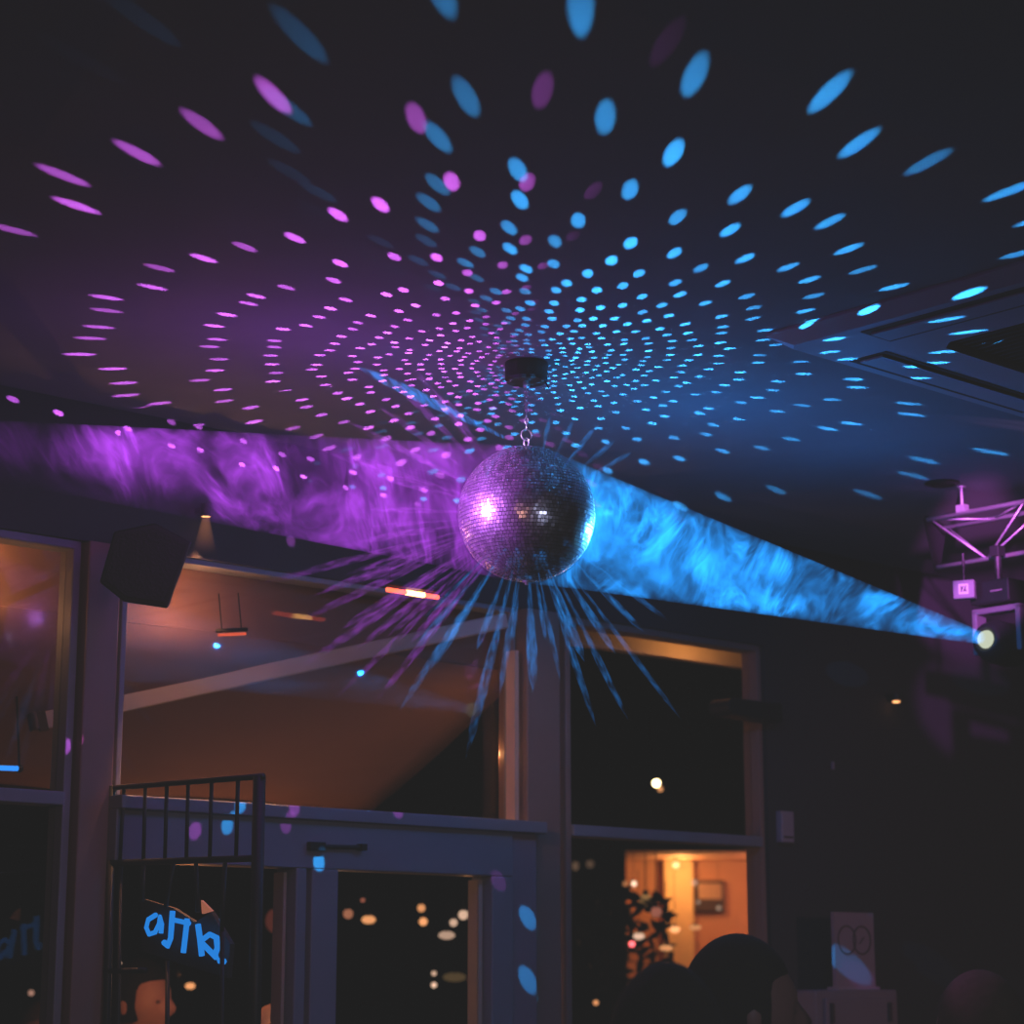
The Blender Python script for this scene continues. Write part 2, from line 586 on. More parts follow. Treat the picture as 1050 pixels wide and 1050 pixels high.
# ceiling motor
mo = thing('ball_motor', 'black round ceiling motor carrying the mirror ball chain', 'motor', (BC.x, BC.y, CEIL))
b = B()
mr_ = 22.5 / 490
lathe(b, Vector((BC.x, BC.y, CEIL)), -Z, [(0, 0), (mr_, 0), (mr_ * 1.02, 0.004), (mr_ * 1.0, 0.036), (mr_ * 0.92, 0.042), (0, 0.042)], 40)
finish('housing', b, M['blackp'], mo, smooth=False)
b = B()
lathe(b, Vector((BC.x, BC.y, CEIL - 0.042)), -Z, [(0, 0), (0.008, 0), (0.007, 0.012), (0, 0.013)], 16)
finish('spindle', b, M['chrome'], mo, smooth=True)
b = B()
poly_tube(b, [Vector((BC.x + mr_ * 0.6 + 0.02 * math.sin(t * PI), BC.y - 0.01, CEIL - 0.02 - 0.038 * math.sin(t * PI))) for t in [i / 10 for i in range(11)]], 0.0016, 6)
finish('power_cord', b, M['blackp'], mo, smooth=True)

# ------------------------------------------------------------------ ceiling cassette air conditioner
A0 = on_ceil(785, 342)
ac = thing('ceiling_air_conditioner', 'white square cassette air conditioner set in the ceiling at right', 'air conditioner', A0)
def ACP(a, c, d):         # a along U, c along N, d below ceiling
    return Vector((A0.x, A0.y, CEIL)) + U * a + N * c - Z * d
L = 1.02
b = B()
def ring_panel(b, o0, o1, i0, i1, d0, d1):
    def sq(lo, hi, d, ch):
        return [ACP(lo + ch, lo, d), ACP(hi - ch, lo, d), ACP(hi, lo + ch, d), ACP(hi, hi - ch, d), ACP(hi - ch, hi, d), ACP(lo + ch, hi, d), ACP(lo, hi - ch, d), ACP(lo, lo + ch, d)]
    loops = [sq(o0, o1, d0, 0.002), sq(o0, o1, d0 + 0.006, 0.002), sq(o0 + 0.03, o1 - 0.03, d1, 0.02), sq(i0, i1, d1, 0.03), sq(i0 + 0.004, i1 - 0.004, d1 - 0.014, 0.03)]
    V = [[b.verts.new(p) for p in Lp] for Lp in loops]
    for P, Q in zip(V, V[1:]):
        for k in range(8):
            b.faces.new((P[k], P[(k + 1) % 8], Q[(k + 1) % 8], Q[k]))
ring_panel(b, 0, L, 0.245, L - 0.245, 0.0, 0.03)
finish('body_panel', b, M['acw'], ac)
b = B()
hexa(b, [ACP(0.24, 0.24, 0.014), ACP(L - 0.24, 0.24, 0.014), ACP(L - 0.24, L - 0.24, 0.014), ACP(0.24, L - 0.24, 0.014),
         ACP(0.24, 0.24, 0.010), ACP(L - 0.24, 0.24, 0.010), ACP(L - 0.24, L - 0.24, 0.010), ACP(0.24, L - 0.24, 0.010)])
for i in range(22):
    t = 0.26 + i * (L - 0.52) / 21
    hexa(b, [ACP(t, 0.25, 0.020), ACP(t + 0.006, 0.25, 0.020), ACP(t + 0.006, L - 0.25, 0.020), ACP(t, L - 0.25, 0.020),
             ACP(t, 0.25, 0.013), ACP(t + 0.006, 0.25, 0.013), ACP(t + 0.006, L - 0.25, 0.013), ACP(t, L - 0.25, 0.013)])
finish('intake_grille', b, M['acd'], ac)
def slot(a0, a1, c0, c1):
    b = B()
    hexa(b, [ACP(a0, c0, 0.0315), ACP(a1, c0, 0.0315), ACP(a1, c1, 0.0315), ACP(a0, c1, 0.0315), ACP(a0, c0, 0.026), ACP(a1, c0, 0.026), ACP(a1, c1, 0.026), ACP(a0, c1, 0.026)])
    s = finish('outlet_slot', b, M['acd'], ac)
    da, dc = (0.012, 0.018) if (a1 - a0) > (c1 - c0) else (0.018, 0.012)
    b = B()
    hexa(b, [ACP(a0 + da, c0 + dc, 0.036), ACP(a1 - da, c0 + dc, 0.036), ACP(a1 - da, c1 - dc, 0.036), ACP(a0 + da, c1 - dc, 0.036),
             ACP(a0 + da, c0 + dc, 0.032), ACP(a1 - da, c0 + dc, 0.032), ACP(a1 - da, c1 - dc, 0.032), ACP(a0 + da, c1 - dc, 0.032)])
    finish('louver_flap', b, M['acw'], s)
slot(0.20, L - 0.20, 0.055, 0.15)
slot(0.20, L - 0.20, L - 0.15, L - 0.055)
slot(0.055, 0.15, 0.20, L - 0.20)
slot(L - 0.15, L - 0.055, 0.20, L - 0.20)

# ------------------------------------------------------------------ recessed ceiling downlight (off), right
p = on_ceil(966, 495)
dn = thing('ceiling_downlight', 'unlit round recessed downlight in the ceiling above the truss', 'downlight', p)
b = B(); lathe(b, p, -Z, [(0.030, -0.001), (0.046, 0.0), (0.046, 0.003), (0.036, 0.007), (0.030, 0.004), (0.030, -0.001)], 32)
finish('trim_ring', b, M['blackp'], dn, smooth=True)
b = B(); lathe(b, p, -Z, [(0, 0.002), (0.029, 0.002), (0.029, 0.0045), (0.012, 0.006), (0, 0.006)], 24)
finish('lens', b, M['acd'], dn, smooth=True)

# small lit downlight on the wall bulkhead, left
pd = on_wall(211, 530, 0.035)
wl = thing('wall_downlight', 'small orange lit downlight high on the dark wall beside the black loudspeaker', 'downlight', pd)
b = B()
lathe(b, pd + Z * 0.03, -Z, [(0, 0), (0.014, 0), (0.014, 0.028), (0.012, 0.03), (0.0115, 0.026), (0, 0.026)], 20)
fbox(b, W((pd - WB).dot(U), 0.0125, pd.z + 0.018), U, N, Z, 0.008, 0.012, 0.006)
finish('can', b, M['blackp'], wl)
b = B(); lathe(b, pd + Z * 0.003, -Z, [(0, 0), (0.0112, 0), (0.0112, 0.002), (0, 0.0035)], 20)
finish('bulb', b, M['warmbulb'], wl)
hz_, hn, hl_ = nmat('downlight_cone_glow')  # beam light put into an emissive cone
ho = hn.new('ShaderNodeOutputMaterial'); hv = hn.new('ShaderNodeVolumePrincipled')
hv.inputs['Density'].default_value = 0.0
hv.inputs['Emission Color'].default_value = (1.0, 0.36, 0.17, 1)
ht = hn.new('ShaderNodeTexCoord'); hs = hn.new('ShaderNodeSeparateXYZ'); hl_.new(ht.outputs['Generated'], hs.inputs[0])
hm = hn.new('ShaderNodeMapRange'); hm.inputs['From Min'].default_value = 0.0; hm.inputs['From Max'].default_value = 1.0
hm.inputs['To Min'].default_value = 0.0; hm.inputs['To Max'].default_value = 8.0
hp = hn.new('ShaderNodeMath'); hp.operation = 'POWER'; hp.inputs[1].default_value = 1.8
hl_.new(hs.outputs[2], hp.inputs[0]); hl_.new(hp.outputs[0], hm.inputs['Value']); hl_.new(hm.outputs[0], hv.inputs['Emission Strength']); hl_.new(hv.outputs[0], ho.inputs['Volume'])
b = B(); lathe(b, pd - Z * 0.002, -Z, [(0, 0), (0.009, 0), (0.030, 0.09), (0, 0.09)], 24)
tag(finish('light_cone', b, hz_, wl), 'soft orange light cone modelled as a glowing volume under the lamp')

# tiny lit and dark fittings on the black right wall
pt = on_wall(919, 719, 0.03)
pl = thing('wall_spotlight', 'tiny orange lit spotlight on the black wall under the blue beam', 'spotlight', pt)
b = B(); lathe(b, pt + Z * 0.02, -Z, [(0, 0), (0.018, 0), (0.018, 0.018), (0.013, 0.02), (0, 0.017)], 20)
fbox(b, W((pt - WB).dot(U), 0.006, pt.z + 0.010), U, N, Z, 0.008, 0.006, 0.006)
finish('housing', b, M['blackp'], pl)
b = B(); lathe(b, pt, -Z, [(0, -0.001), (0.0125, -0.001), (0.011, 0.004), (0, 0.006)], 20)
finish('bulb', b, M['warmbulb'], pl)
pt = on_wall(854, 785, 0.004)
b = B(); fbox(b, pt, U, N, Z, 0.004, 0.004, 0.012)
tag(finish('wall_hook', b, M['panel'], bevel=0.002), 'tiny pale hook on the black wall right of the window', 'hook')
pt = on_wall(805, 848, 0.012)
ip = thing('wall_panel_box', 'small pale upright box on the dark wall right of the window', 'wall box', pt)
b = B(); fbox(b, pt, U, N, Z, 0.028, 0.012, 0.046)
finish('case', b, M['panel'], ip, bevel=0.004)
b = B(); fbox(b, pt - Z * 0.03 + N * 0.0125, U, N, Z, 0.020, 0.001, 0.003)
finish('slot', b, M['ink'], ip)
b = B()
pa = on_wall(762, 727, 0.05)
pts2 = []
for i in range(9):
    t = PI / 2 + PI * i / 8
    pts2.append(pa - U * 0.07 + U * (0.026 * math.cos(t)) + Z * (0.024 * math.sin(t)))
pts2 += [pa + U * 0.14 - Z * 0.028, pa + U * 0.14 + Z * 0.024]
extrude_poly(b, [q - N * 0.049 for q in pts2], N * 0.08)
tag(finish('wall_bracket', b, M['black'], bevel=0.004), 'black rounded bracket reaching across the top corner of the right window', 'bracket')

# ------------------------------------------------------------------ hanging black loudspeaker, left
SY = 4.35
sp = thing('hanging_loudspeaker', 'black wedge shaped loudspeaker hanging at the top of the left window', 'loudspeaker', at(150, 590, SY))
poly = [at(117, 545, SY), at(102, 597, SY), at(127, 617, SY), at(172, 624, SY), at(197, 556, SY), at(160, 536, SY)]
b = B(); extrude_poly(b, poly, ray(150, 590).normalized() * 0.17)
finish('cabinet', b, M['blackp'], sp, bevel=0.004)
b = B()
cen = sum(poly, Vector()) / 6
extrude_poly(b, [cen + (q - cen) * 0.86 - Vector((0, 0.004, 0)) for q in poly], Vector((0, 0.006, 0)))
finish('front_grille', b, M['grille'], sp)
b = B()
cb = cen + Vector((0, 0.09, 0))
mt = on_wall(158, 556)
tube(b, cb, mt + N * 0.004, 0.010)
fbox(b, mt + N * 0.004, U, N, Z, 0.03, 0.004, 0.02)
finish('wall_mount', b, M['black'], sp)

# ------------------------------------------------------------------ truss
D_T = N.copy()                         # runs towards the camera side
def tr_pt(px, py, base, lat=0.0):
    """pixel onto the vertical plane along N through base"""
    d = ray(px, py)
    t = (base - CAM).dot(U) / d.dot(U)
    return CAM + d * t
T0 = at(951, 533, 10.3 * 0.55)
trs = thing('lighting_truss', 'triangular aluminium lighting truss lit magenta at the right edge', 'truss', T0)
TL = 1.35
tA = T0
tC = tr_pt(964, 578, T0)               # bottom chord, same plane shifted
tBk = T0 + U * 0.075 - Z * 0.012
tC = Vector((tC.x, tC.y, tC.z)) + U * 0.0375
tC = T0 + U * 0.0375 + Z * (tC.z - T0.z)
def chord(p):
    b = B(); tube(b, p, p + D_T * TL, 0.0068, n=14)
    finish('chord', b, M['alu'], trs, smooth=True)
for p in (tA, tBk, tC):
    chord(p)
b = B()
extrude_poly(b, [tA - Z * -0.012, tBk + U * 0.012 + Z * 0.008, tC - Z * 0.012 + U * 0.008, tC - Z * 0.012 - U * 0.008, tA - U * 0.012], -D_T * 0.006)
tag(finish('end_plate', b, M['blackp'], trs), 'dark triangular end plate')
nb = 9
stp = TL / nb
for i in range(nb):
    a, c = i * stp + 0.01, (i + 1) * stp + 0.01
    for X, Yp in ((tA, tC), (tBk, tC), (tA, tBk)):
        P_, Q_ = (X, Yp) if i % 2 == 0 else (Yp, X)
        b = B(); tube(b, P_ + D_T * a, Q_ + D_T * min(c, TL - 0.005), 0.0027, n=8)
        finish('brace', b, M['alu'], trs, smooth=True)
# clamps on the truss carrying it to the ceiling
for dd in (0.115, 1.0):
    b = B()
    c = tA + D_T * dd
    fbox(b, c + Z * 0.012, U, D_T, Z, 0.010, 0.014, 0.010)
    tube(b, c + Z * 0.02, Vector((c.x, c.y, CEIL)), 0.004)
    lathe(b, Vector((c.x, c.y, CEIL)), -Z, [(0, 0), (0.012, 0), (0.012, 0.004), (0, 0.004)], 14)
    finish('hanging_clamp', b, M['alu'], trs)

# moving head lamp hanging from the truss: base box, yoke, head, lens
BLUE_L = at(1009, 655, 5.42)
AIM = (BC - BLUE_L).normalized()
mh = thing('moving_head_light', 'black moving head lamp under the truss throwing the blue beam', 'stage light', BLUE_L)
hc = BLUE_L - AIM * 0.075
a_, b_ = frame_of(AIM)
b = B()
lathe(b, BLUE_L, AIM, [(0, -0.150), (0.035, -0.150), (0.052, -0.135), (0.058, -0.10), (0.056, -0.04), (0.044, -0.012), (0.034, -0.004), (0.031, -0.004), (0.030, -0.010), (0, -0.010)], 32)
finish('head', b, M['blackp'], mh, smooth=True)
b = B(); lathe(b, BLUE_L, AIM, [(0, -0.009), (0.024, -0.009), (0.021, 0.000), (0.012, 0.006), (0, 0.008)], 24)
finish('lens', b, M['lens'], mh, smooth=True)
# yoke and base, hanging upright
yc = hc + Z * 0.0
b = B()
for sgn in (-1, 1):
    fbox(b, yc + a_ * (sgn * 0.068) + Z * 0.035, a_, a_.cross(Z), Z, 0.008, 0.022, 0.06)
fbox(b, yc + Z * 0.088, a_, a_.cross(Z), Z, 0.076, 0.022, 0.008)
finish('yoke', b, pbr('dark_grey_plastic', (0.28, 0.27, 0.29), 0.5), mh, bevel=0.004)
bc_ = yc + Z * 0.132
b = B()
fbox(b, bc_, D_T, U, Z, 0.060, 0.045, 0.030)
finish('base', b, M['blackp'], mh, bevel=0.004)
b = B()
for k in range(12):
    fbox(b, bc_ - U * 0.0455 + D_T * (0.005 + 0.003 * k), D_T, U, Z, 0.0009, 0.0008, 0.0018)
finish('base_markings', b, M['panel'], mh)
b = B()
ctop = tC + D_T * ((bc_ - tC).dot(D_T))
tube(b, bc_ + Z * 0.028, Vector((bc_.x, bc_.y, ctop.z)), 0.010)
fbox(b, Vector((bc_.x, bc_.y, ctop.z)), D_T, U, Z, 0.014, 0.016, 0.014)
finish('clamp', b, M['blackp'], mh, bevel=0.002)

# square lamp box with the emblem, left of the base
ec = at(988, 604, 5.44)
fd = (CAM - ec); fd.z = 0; fd.normalize()
fd = (fd * 0.8 - U * 0.35).normalized()
sx = Z.cross(fd).normalized()
lb = thing('square_lamp_box', 'small square magenta lit lamp box with white emblem beside the truss lamp', 'lamp box', ec)
b = B()
fbox(b, ec - fd * 0.014, sx, fd, Z, 0.028, 0.014, 0.024)
finish('case', b, M['purplebox'], lb, bevel=0.003)
b = B(); fbox(b, ec + fd * 0.001, sx, fd, Z, 0.0125, 0.001, 0.013)
finish('emblem_plate', b, pbr('emblem_white_glow', (0.85, 0.8, 0.85), 0.5, emit=(0.8, 0.35, 0.9), estr=0.35), lb)  # own magenta glow stands in for stage light on the emblem
b = B()
for dx in (-0.0035, 0.0035):
    fbox(b, ec + fd * 0.003 + sx * dx, (sx * 0.9 + Z * 0.0).normalized(), fd, (Z + sx * 0.35).normalized(), 0.0016, 0.001, 0.008)
fbox(b, ec + fd * 0.003 + sx * -0.006 + Z * 0.004, sx, fd, Z, 0.0012, 0.001, 0.004)
fbox(b, ec + fd * 0.003 + sx * 0.0065 - Z * 0.004, sx, fd, Z, 0.0012, 0.001, 0.004)
finish('emblem_strokes', b, M['ink'], lb)
b = B()
tube(b, ec - fd * 0.014 + Z * 0.022, Vector((ec.x, ec.y, tC.z - 0.008)) - fd * 0.014, 0.004)
finish('bracket', b, M['blackp'], lb)

# ------------------------------------------------------------------ card on the pale cabinet, right
co = 0.22
c_tl, c_br = on_wall(836, 1015, co), on_wall(920, 1015, co)
sA, sB = (c_tl - WB).dot(U), (c_br - WB).dot(U)
zc = sz(878, 1015, co)[1]
cb = thing('pale_cabinet', 'pale upright cabinet standing against the black wall at the bottom right', 'cabinet', W(sA, 0, 0))
b = B(); wbox(b, sA, sB, 0.01, co, 0, zc)
finish('case', b, M['cabinet'], cb, bevel=0.006)
b = B(); wbox(b, sA + 0.03, sB - 0.03, co, co + 0.012, 0.08, zc - 0.022)
dr = finish('door', b, M['cabinet'], cb, bevel=0.004)
for s in (sA + 0.045, sB - 0.065):
    b = B(); wbox(b, s, s + 0.012, co + 0.012, co + 0.022, zc - 0.09, zc - 0.035)
    finish('hinge', b, M['ink'], dr, bevel=0.002)
co2 = 0.14
k_tl = sz(855, 935, co2); k_br = sz(898, 1013, co2)
kd = thing('display_card', 'pale upright display card with two overlapping circles standing on the cabinet', 'card', W(k_tl[0], co2, zc))
kz1 = k_tl[1]
b = B(); wbox(b, k_tl[0], k_br[0], co2 - 0.012, co2, zc, kz1)
finish('card_sheet', b, M['card'], kd)
b = B()
cw = k_br[0] - k_tl[0]
for f in (0.30, 0.68):
    torus(b, W(k_tl[0] + cw * f, co2 + 0.001, zc + (kz1 - zc) * 0.64), U, Z, cw * 0.22, 0.0022, 28, 6)
pcx = W(k_tl[0] + cw * 0.68, co2 + 0.001, zc + (kz1 - zc) * 0.64)
tube(b, pcx - U * 0.010 - Z * 0.010, pcx + U * 0.010 + Z * 0.008, 0.0018, n=6)
finish('circle_emblem', b, M['ink'], kd)
b = B(); wbox(b, k_tl[0] - 0.004, k_br[0] + 0.004, co2 - 0.03, co2 + 0.012, zc, zc + 0.008)
finish('stand', b, M['panel'], kd)

# ------------------------------------------------------------------ outside
bm = B()
wbox(bm, -9, 12, -14, -0.14, -0.1, 0.0)
tag(finish('street_ground', bm, M['street']), 'dark street ground outside the windows', 'ground', kind='structure')

# awning outside the middle and left windows
oA = -0.17
P0 = on_wall(537, 688, oA)
sAw = (P0 - WB).dot(U)
# outer end: same s, on the ray plane through pixel x=380..
def out_pt(px, py, s):
    d = ray(px, py)
    t = ((WB + U * s) - CAM).dot(U) / d.dot(U)
    return CAM + d * t
P1 = out_pt(380, 832, sAw)
oOut = (P1 - WB).dot(N)

slope = (P1.z - P0.z) / (oOut - oA)
def on_awning(px, py, drop=0.0):
    nn = (Z - N * slope)
    base = P0 - Z * drop
    d = ray(px, py)
    return CAM + d * ((base - CAM).dot(nn) / d.dot(nn))
aw = thing('awning', 'brown fabric awning outside the middle window lit orange at its left', 'awning', P0)
S_L = -3.4
def AW(s, f, dz=0.0):
    o = oA + (oOut - oA) * f
    return WB + U * s + N * o + Z * (P0.z + slope * (o - oA) + dz)
b = B()
ns, nf = 40, 6
gridv = []
for i in range(ns + 1):
    row = []
    for j in range(nf + 1):
        row.append(b.verts.new(AW(S_L + (sAw - S_L) * i / ns, j / nf, 0.004 * math.sin(i * PI / 4) - 0.012 * math.sin(PI * j / nf))))
    gridv.append(row)
for i in range(ns):
    for j in range(nf):
        b.faces.new((gridv[i][j], gridv[i + 1][j], gridv[i + 1][j + 1], gridv[i][j + 1]))
fab = finish('fabric', b, M['fabric'], aw, smooth=True)
sol = fab.modifiers.new('thick', 'SOLIDIFY'); sol.thickness = 0.003
b = B()
wbox(b, S_L, sAw, oA - 0.015, oA, P0.z - 0.004, FZ + 0.05)
finish('head_panel', b, M['fabric'], aw)
b = B()
tube(b, AW(S_L, 1.0, -0.006), AW(sAw, 1.0, -0.006), 0.012)
finish('front_bar', b, M['wood'], aw, smooth=True)
b = B()
q0, q1 = on_awning(44, 739, 0.03), on_awning(520, 636, 0.03)
ax, ay = frame_of(q1 - q0)
hexa(b, [q0 - ax * 0.008 - ay * 0.022, q1 - ax * 0.008 - ay * 0.020, q1 + ax * 0.008 - ay * 0.020, q0 + ax * 0.008 - ay * 0.022,
         q0 - ax * 0.008 + ay * 0.022, q1 - ax * 0.008 + ay * 0.020, q1 + ax * 0.008 + ay * 0.020, q0 + ax * 0.008 + ay * 0.022])
finish('folding_arm', b, M['bar'], aw, bevel=0.004)
b = B()
tube(b, q0 - (q1 - q0).normalized() * 0.02 - ay * 0.02, q0 - (q1 - q0).normalized() * 0.02 + ay * 0.026, 0.016)
fbox(b, q0 - (q1 - q0).normalized() * 0.002, ax, (q1 - q0).normalized(), ay, 0.012, 0.012, 0.026)
finish('arm_joint', b, M['wood'], aw, bevel=0.002)

def heater(px0, py0, px1, py1, label, r, g1='redglow', g2='redcore'):
    a, c = on_awning(px0, py0, 0.10), on_awning(px1, py1, 0.10)
    h = thing('infrared_heater', label, 'heater', (a + c) / 2)
    d = (c - a).normalized()
    bb = B(); tube(bb, a - d * 0.01, c + d * 0.01, r * 0.55, n=10)
    finish('heating_element', bb, M[g1], h, smooth=True)
    bb = B(); tube(bb, a + d * ((c - a).length * 0.35), a + d * ((c - a).length * 0.75), r * 0.62, n=10)
    finish('hot_core', bb, M[g2], h, smooth=True)
    bb = B()
    e1, e2 = frame_of(d)
    up = e2 if e2.z > 0 else -e2
    tube(bb, a - d * 0.015, c + d * 0.015, r * 0.8, n=10)
    bmesh.ops.translate(bb, verts=bb.verts[:], vec=up * r * 1.7)
    for q in (a, c):
        tube(bb, q + up * r * 1.7, q + up * 0.10, 0.0015)
    finish('housing', bb, M['black'], h, smooth=True)
heater(400, 605, 446, 612, 'red glowing infrared heater under the awning left of the disco ball', 0.010)
heater(228, 651, 248, 650, 'small dim red heater glow under the awning near the loudspeaker', 0.006, 'reddim', 'reddim')

# glowing tube standing in for a blue tube reflected at far left
b = B()
p_a, p_b = on_wall(-14, 787, -0.30), on_wall(18, 788, -0.30)
bt = thing('blue_tube_reflection', 'small glowing blue tube for a reflection at the far left window', 'tube light', (p_a + p_b) / 2)
tube(b, p_a, p_b, 0.006)
finish('tube', b, M['bluebulb'], bt, smooth=True)
b = B(); tube(b, p_b, p_b + (p_b - p_a).normalized() * 0.01, 0.009)
tube(b, p_b + (p_b - p_a).normalized() * 0.005, (p_b + N * -0.02) * 1.0 + Z * 0.17, 0.0025)
finish('holder', b, M['black'], bt, smooth=True)

# ------------------------------------------------------------------ lit room across the street, seen through the right window
HY = 14.0
hl = thing('street_building', 'dark building across the street with one warm lit open room', 'building', (2.6, HY, 0))
zr = 1.7 + (1000 - 884) / F_PX * HY * 0.977
xl, xr = 0.665, 3.6
def abox(bb, x0, x1, y0, y1, z0, z1):
    hexa(bb, [Vector(v) for v in ((x0, y0, z0), (x1, y0, z0), (x1, y1, z0), (x0, y1, z0), (x0, y0, z1), (x1, y0, z1), (x1, y1, z1), (x0, y1, z1))])
b = B(); abox(b, xl, xr, HY, HY + 0.1, 0, zr + 0.2); finish('back_wall', b, M['orangewall'], hl)
b = B(); abox(b, xl, xr, HY - 1.4, HY, zr, zr + 0.1); finish('room_ceiling', b, M['orangewall'], hl)
b = B(); abox(b, xl - 0.1, xl, HY - 1.4, HY + 0.1, 0, zr + 0.2); finish('side_wall', b, M['facade'], hl)
b = B(); abox(b, xr, xr + 0.1, HY - 1.4, HY + 0.1, 0, zr + 0.2); finish('side_wall', b, M['facade'], hl)
b = B(); abox(b, -4.5, 8, HY - 1.5, HY - 1.4, zr - 0.02, 8.5)
abox(b, -4.5, xl - 0.02, HY - 1.5, HY - 1.4, 0, zr - 0.02)
abox(b, xr + 0.02, 8, HY - 1.5, HY - 1.4, 0, zr - 0.02)
finish('facade', b, M['facade'], hl)
def hx(px, y=HY):
    return (px - 525) / F_PX * y / 1.013
def hz(py, y=HY):
    return at(700, py, y).z
b = B(); abox(b, hx(680), hx(709), HY - 0.12, HY - 0.002, 0, zr); finish('lit_pilaster', b, M['pil'], hl)
pf = thing('picture_frame', 'dark framed picture on the orange wall of the lit room across the street', 'picture', (hx(724), HY, hz(920)))
b = B()
x0, x1, z0, z1 = hx(711), hx(742), hz(936), hz(903)
abox(b, x0, x1, HY - 0.05, HY - 0.003, z0, z1)
finish('frame', b, M['wood'], pf, bevel=0.01)
b = B(); abox(b, x0 + 0.02, x1 - 0.02, HY - 0.056, HY - 0.05, z0 + (z1 - z0) * 0.42, z1 - 0.02)
finish('print', b, M['picture'], pf)

# ------------------------------------------------------------------ bulbs and street lights glowing out of focus
def bulb(px, py, Y, rpx, c, st, label, cat='light bulb', fl=1.0, name='light_bulb'):
    p = at(px, py, Y)
    r = rpx / F_PX * Y
    t = thing(name, label, cat, p)
    bb = B(); ellipsoid(bb, p, r * fl, r, r, 12, 8)
    finish('bulb', bb, emis('bulb_glow', c, st), t, smooth=True)
    bb = B()
    tube(bb, p + Z * r * 0.8, p + Z * (r * 1.5), r * 0.5, n=8)
    tube(bb, p + Z * (r * 1.5), p + Z * (r * 1.5 + 0.25), r * 0.10, n=6)
    finish('socket', bb, M['black'], t)
OR, PK, WH, YL = (1.0, 0.40, 0.15), (1.0, 0.13, 0.14), (1.0, 0.62, 0.42), (1.0, 0.75, 0.38)
for a in [
    (673, 803, 9, 4.0, YL, 10, 'bright white yellow bulb alone in the dark upper right window'),
    (677, 809, 9.1, 3.0, OR, 0.9, 'dim orange bulb just under the bright one in the upper right window'),
    (693, 887, 12.3, 3.0, OR, 5, 'amber bulb at the top of the yellow pilaster in the lit room'),
    (650, 906, 11, 2.6, WH, 2.4, 'pinkish white bulb left of the yellow pilaster'),
    (641, 906, 11, 2.4, OR, 0.5, 'very dim bulb left of the pinkish white bulb'),
    (712, 905, 12.2, 2.6, WH, 0.8, 'pale bulb at the top left corner of the picture'),
    (737, 931, 12.2, 2.2, WH, 0.5, 'faint bulb at the lower right corner of the picture'),
    (716, 925, 12.2, 2.0, WH, 0.45, 'faint bulb at the lower left of the picture'),
    (648, 968, 9, 3.0, PK, 3.5, 'pink red bulb low at the left of the right window'),
    (611, 1028, 8, 2.8, OR, 0.9, 'orange bulb near the bottom of the right window'),
    (655, 960, 9, 3.4, WH, 1.0, 'pale elongated bulb above the pink red bulb', 'light bulb', 1.7),
    (692, 953, 10, 3.2, OR, 1.9, 'orange bulb at the foot of the yellow pilaster', 'light bulb', 1.6),
    (713, 951, 10, 2.6, OR, 0.8, 'thin orange bulb right of the pilaster foot', 'light bulb', 2.4),
    (683, 972, 9, 3.0, OR, 0.9, 'wide dim orange bulb under the pilaster foot', 'light bulb', 2.2),
    (673, 935, 9, 5.5, (0.8, 0.25, 0.16), 0.45, 'reddish round lamp in front of the shrub'),
    (662, 923, 10, 6.5, (0.9, 0.45, 0.15), 0.35, 'soft yellow round lamp between shrub and pilaster'),
    (357, 937, 8, 5.0, (0.7, 0.25, 0.13), 0.55, 'large dull red lamp at the left of the door glass'),
    (378, 943, 8, 4.2, OR, 1.0, 'orange lamp at the left of the door glass', 'light bulb', 1.7),
    (372, 923, 8, 2.2, (0.7, 0.2, 0.12), 0.5, 'small dull red lamp above the orange lamp in the door glass'),
    (432, 931, 8, 4.0, OR, 0.9, 'orange lamp in the middle of the door glass, upper of two'),
    (434, 945, 8.2, 4.2, OR, 1.2, 'orange lamp in the middle of the door glass, lower of two'),
    (475, 938, 8, 5.0, WH, 0.85, 'pale lamp left of the tall white lamp in the door glass'),
    (465, 946, 8, 4.0, WH, 0.75, 'pale lamp lowest left in the right cluster of the door glass'),
    (458, 959, 8, 4.2, WH, 0.55, 'wide pale lamp under the right cluster of the door glass', 'light bulb', 2.0),
    (489, 928, 8, 3.4, WH, 2.3, 'bright tall white lamp at the right of the door glass, upper half'),
    (489, 941, 8.2, 3.4, WH, 2.0, 'bright tall white lamp at the right of the door glass, lower half'),
    (487, 904, 8, 3.2, (0.5, 0.42, 0.3), 0.25, 'dim grey bulb at the top right of the door glass'),
    (445, 998, 9, 2.4, WH, 0.9, 'upper of two small pale bulbs low in the door glass'),
    (445, 1010, 9, 2.6, WH, 1.4, 'lower of two small pale bulbs low in the door glass'),
    (483, 1006, 9, 2.6, (1.0, 0.2, 0.12), 0.9, 'small red bulb low at the right of the door glass'),
    (466, 1002, 9, 4.5, (0.5, 0.3, 0.12), 0.16, 'broad dim olive lamp low in the door glass', 'light bulb', 2.6),
    (284, 944, 8, 13.0, (0.8, 0.16, 0.11), 0.10, 'broad dull red glow patch behind the narrow glass left of the door', 'light bulb', 0.9),  # glowing blob for a dim red lit patch, no lamp
    (195, 1011, 8, 3.4, OR, 1.1, 'orange bulb low behind the iron gate', 'light bulb', 1.5),
    (124, 989, 7.5, 1.8, WH, 1.6, 'tiny white bulb beside the left post of the iron gate'),
    (32, 1018, 8, 3.0, (0.7, 0.35, 0.25), 0.6, 'dim brownish bulb low in the far left window'),
    (590, 888, 11, 4.5, (0.45, 0.25, 0.15), 0.25, 'faint brown lamp at the far left of the right window, left of two', 'light bulb', 0.8),
    (605, 886, 11, 4.0, (0.45, 0.25, 0.15), 0.2, 'faint brown lamp at the far left of the right window, right of two'),
]:
    bulb(*a)

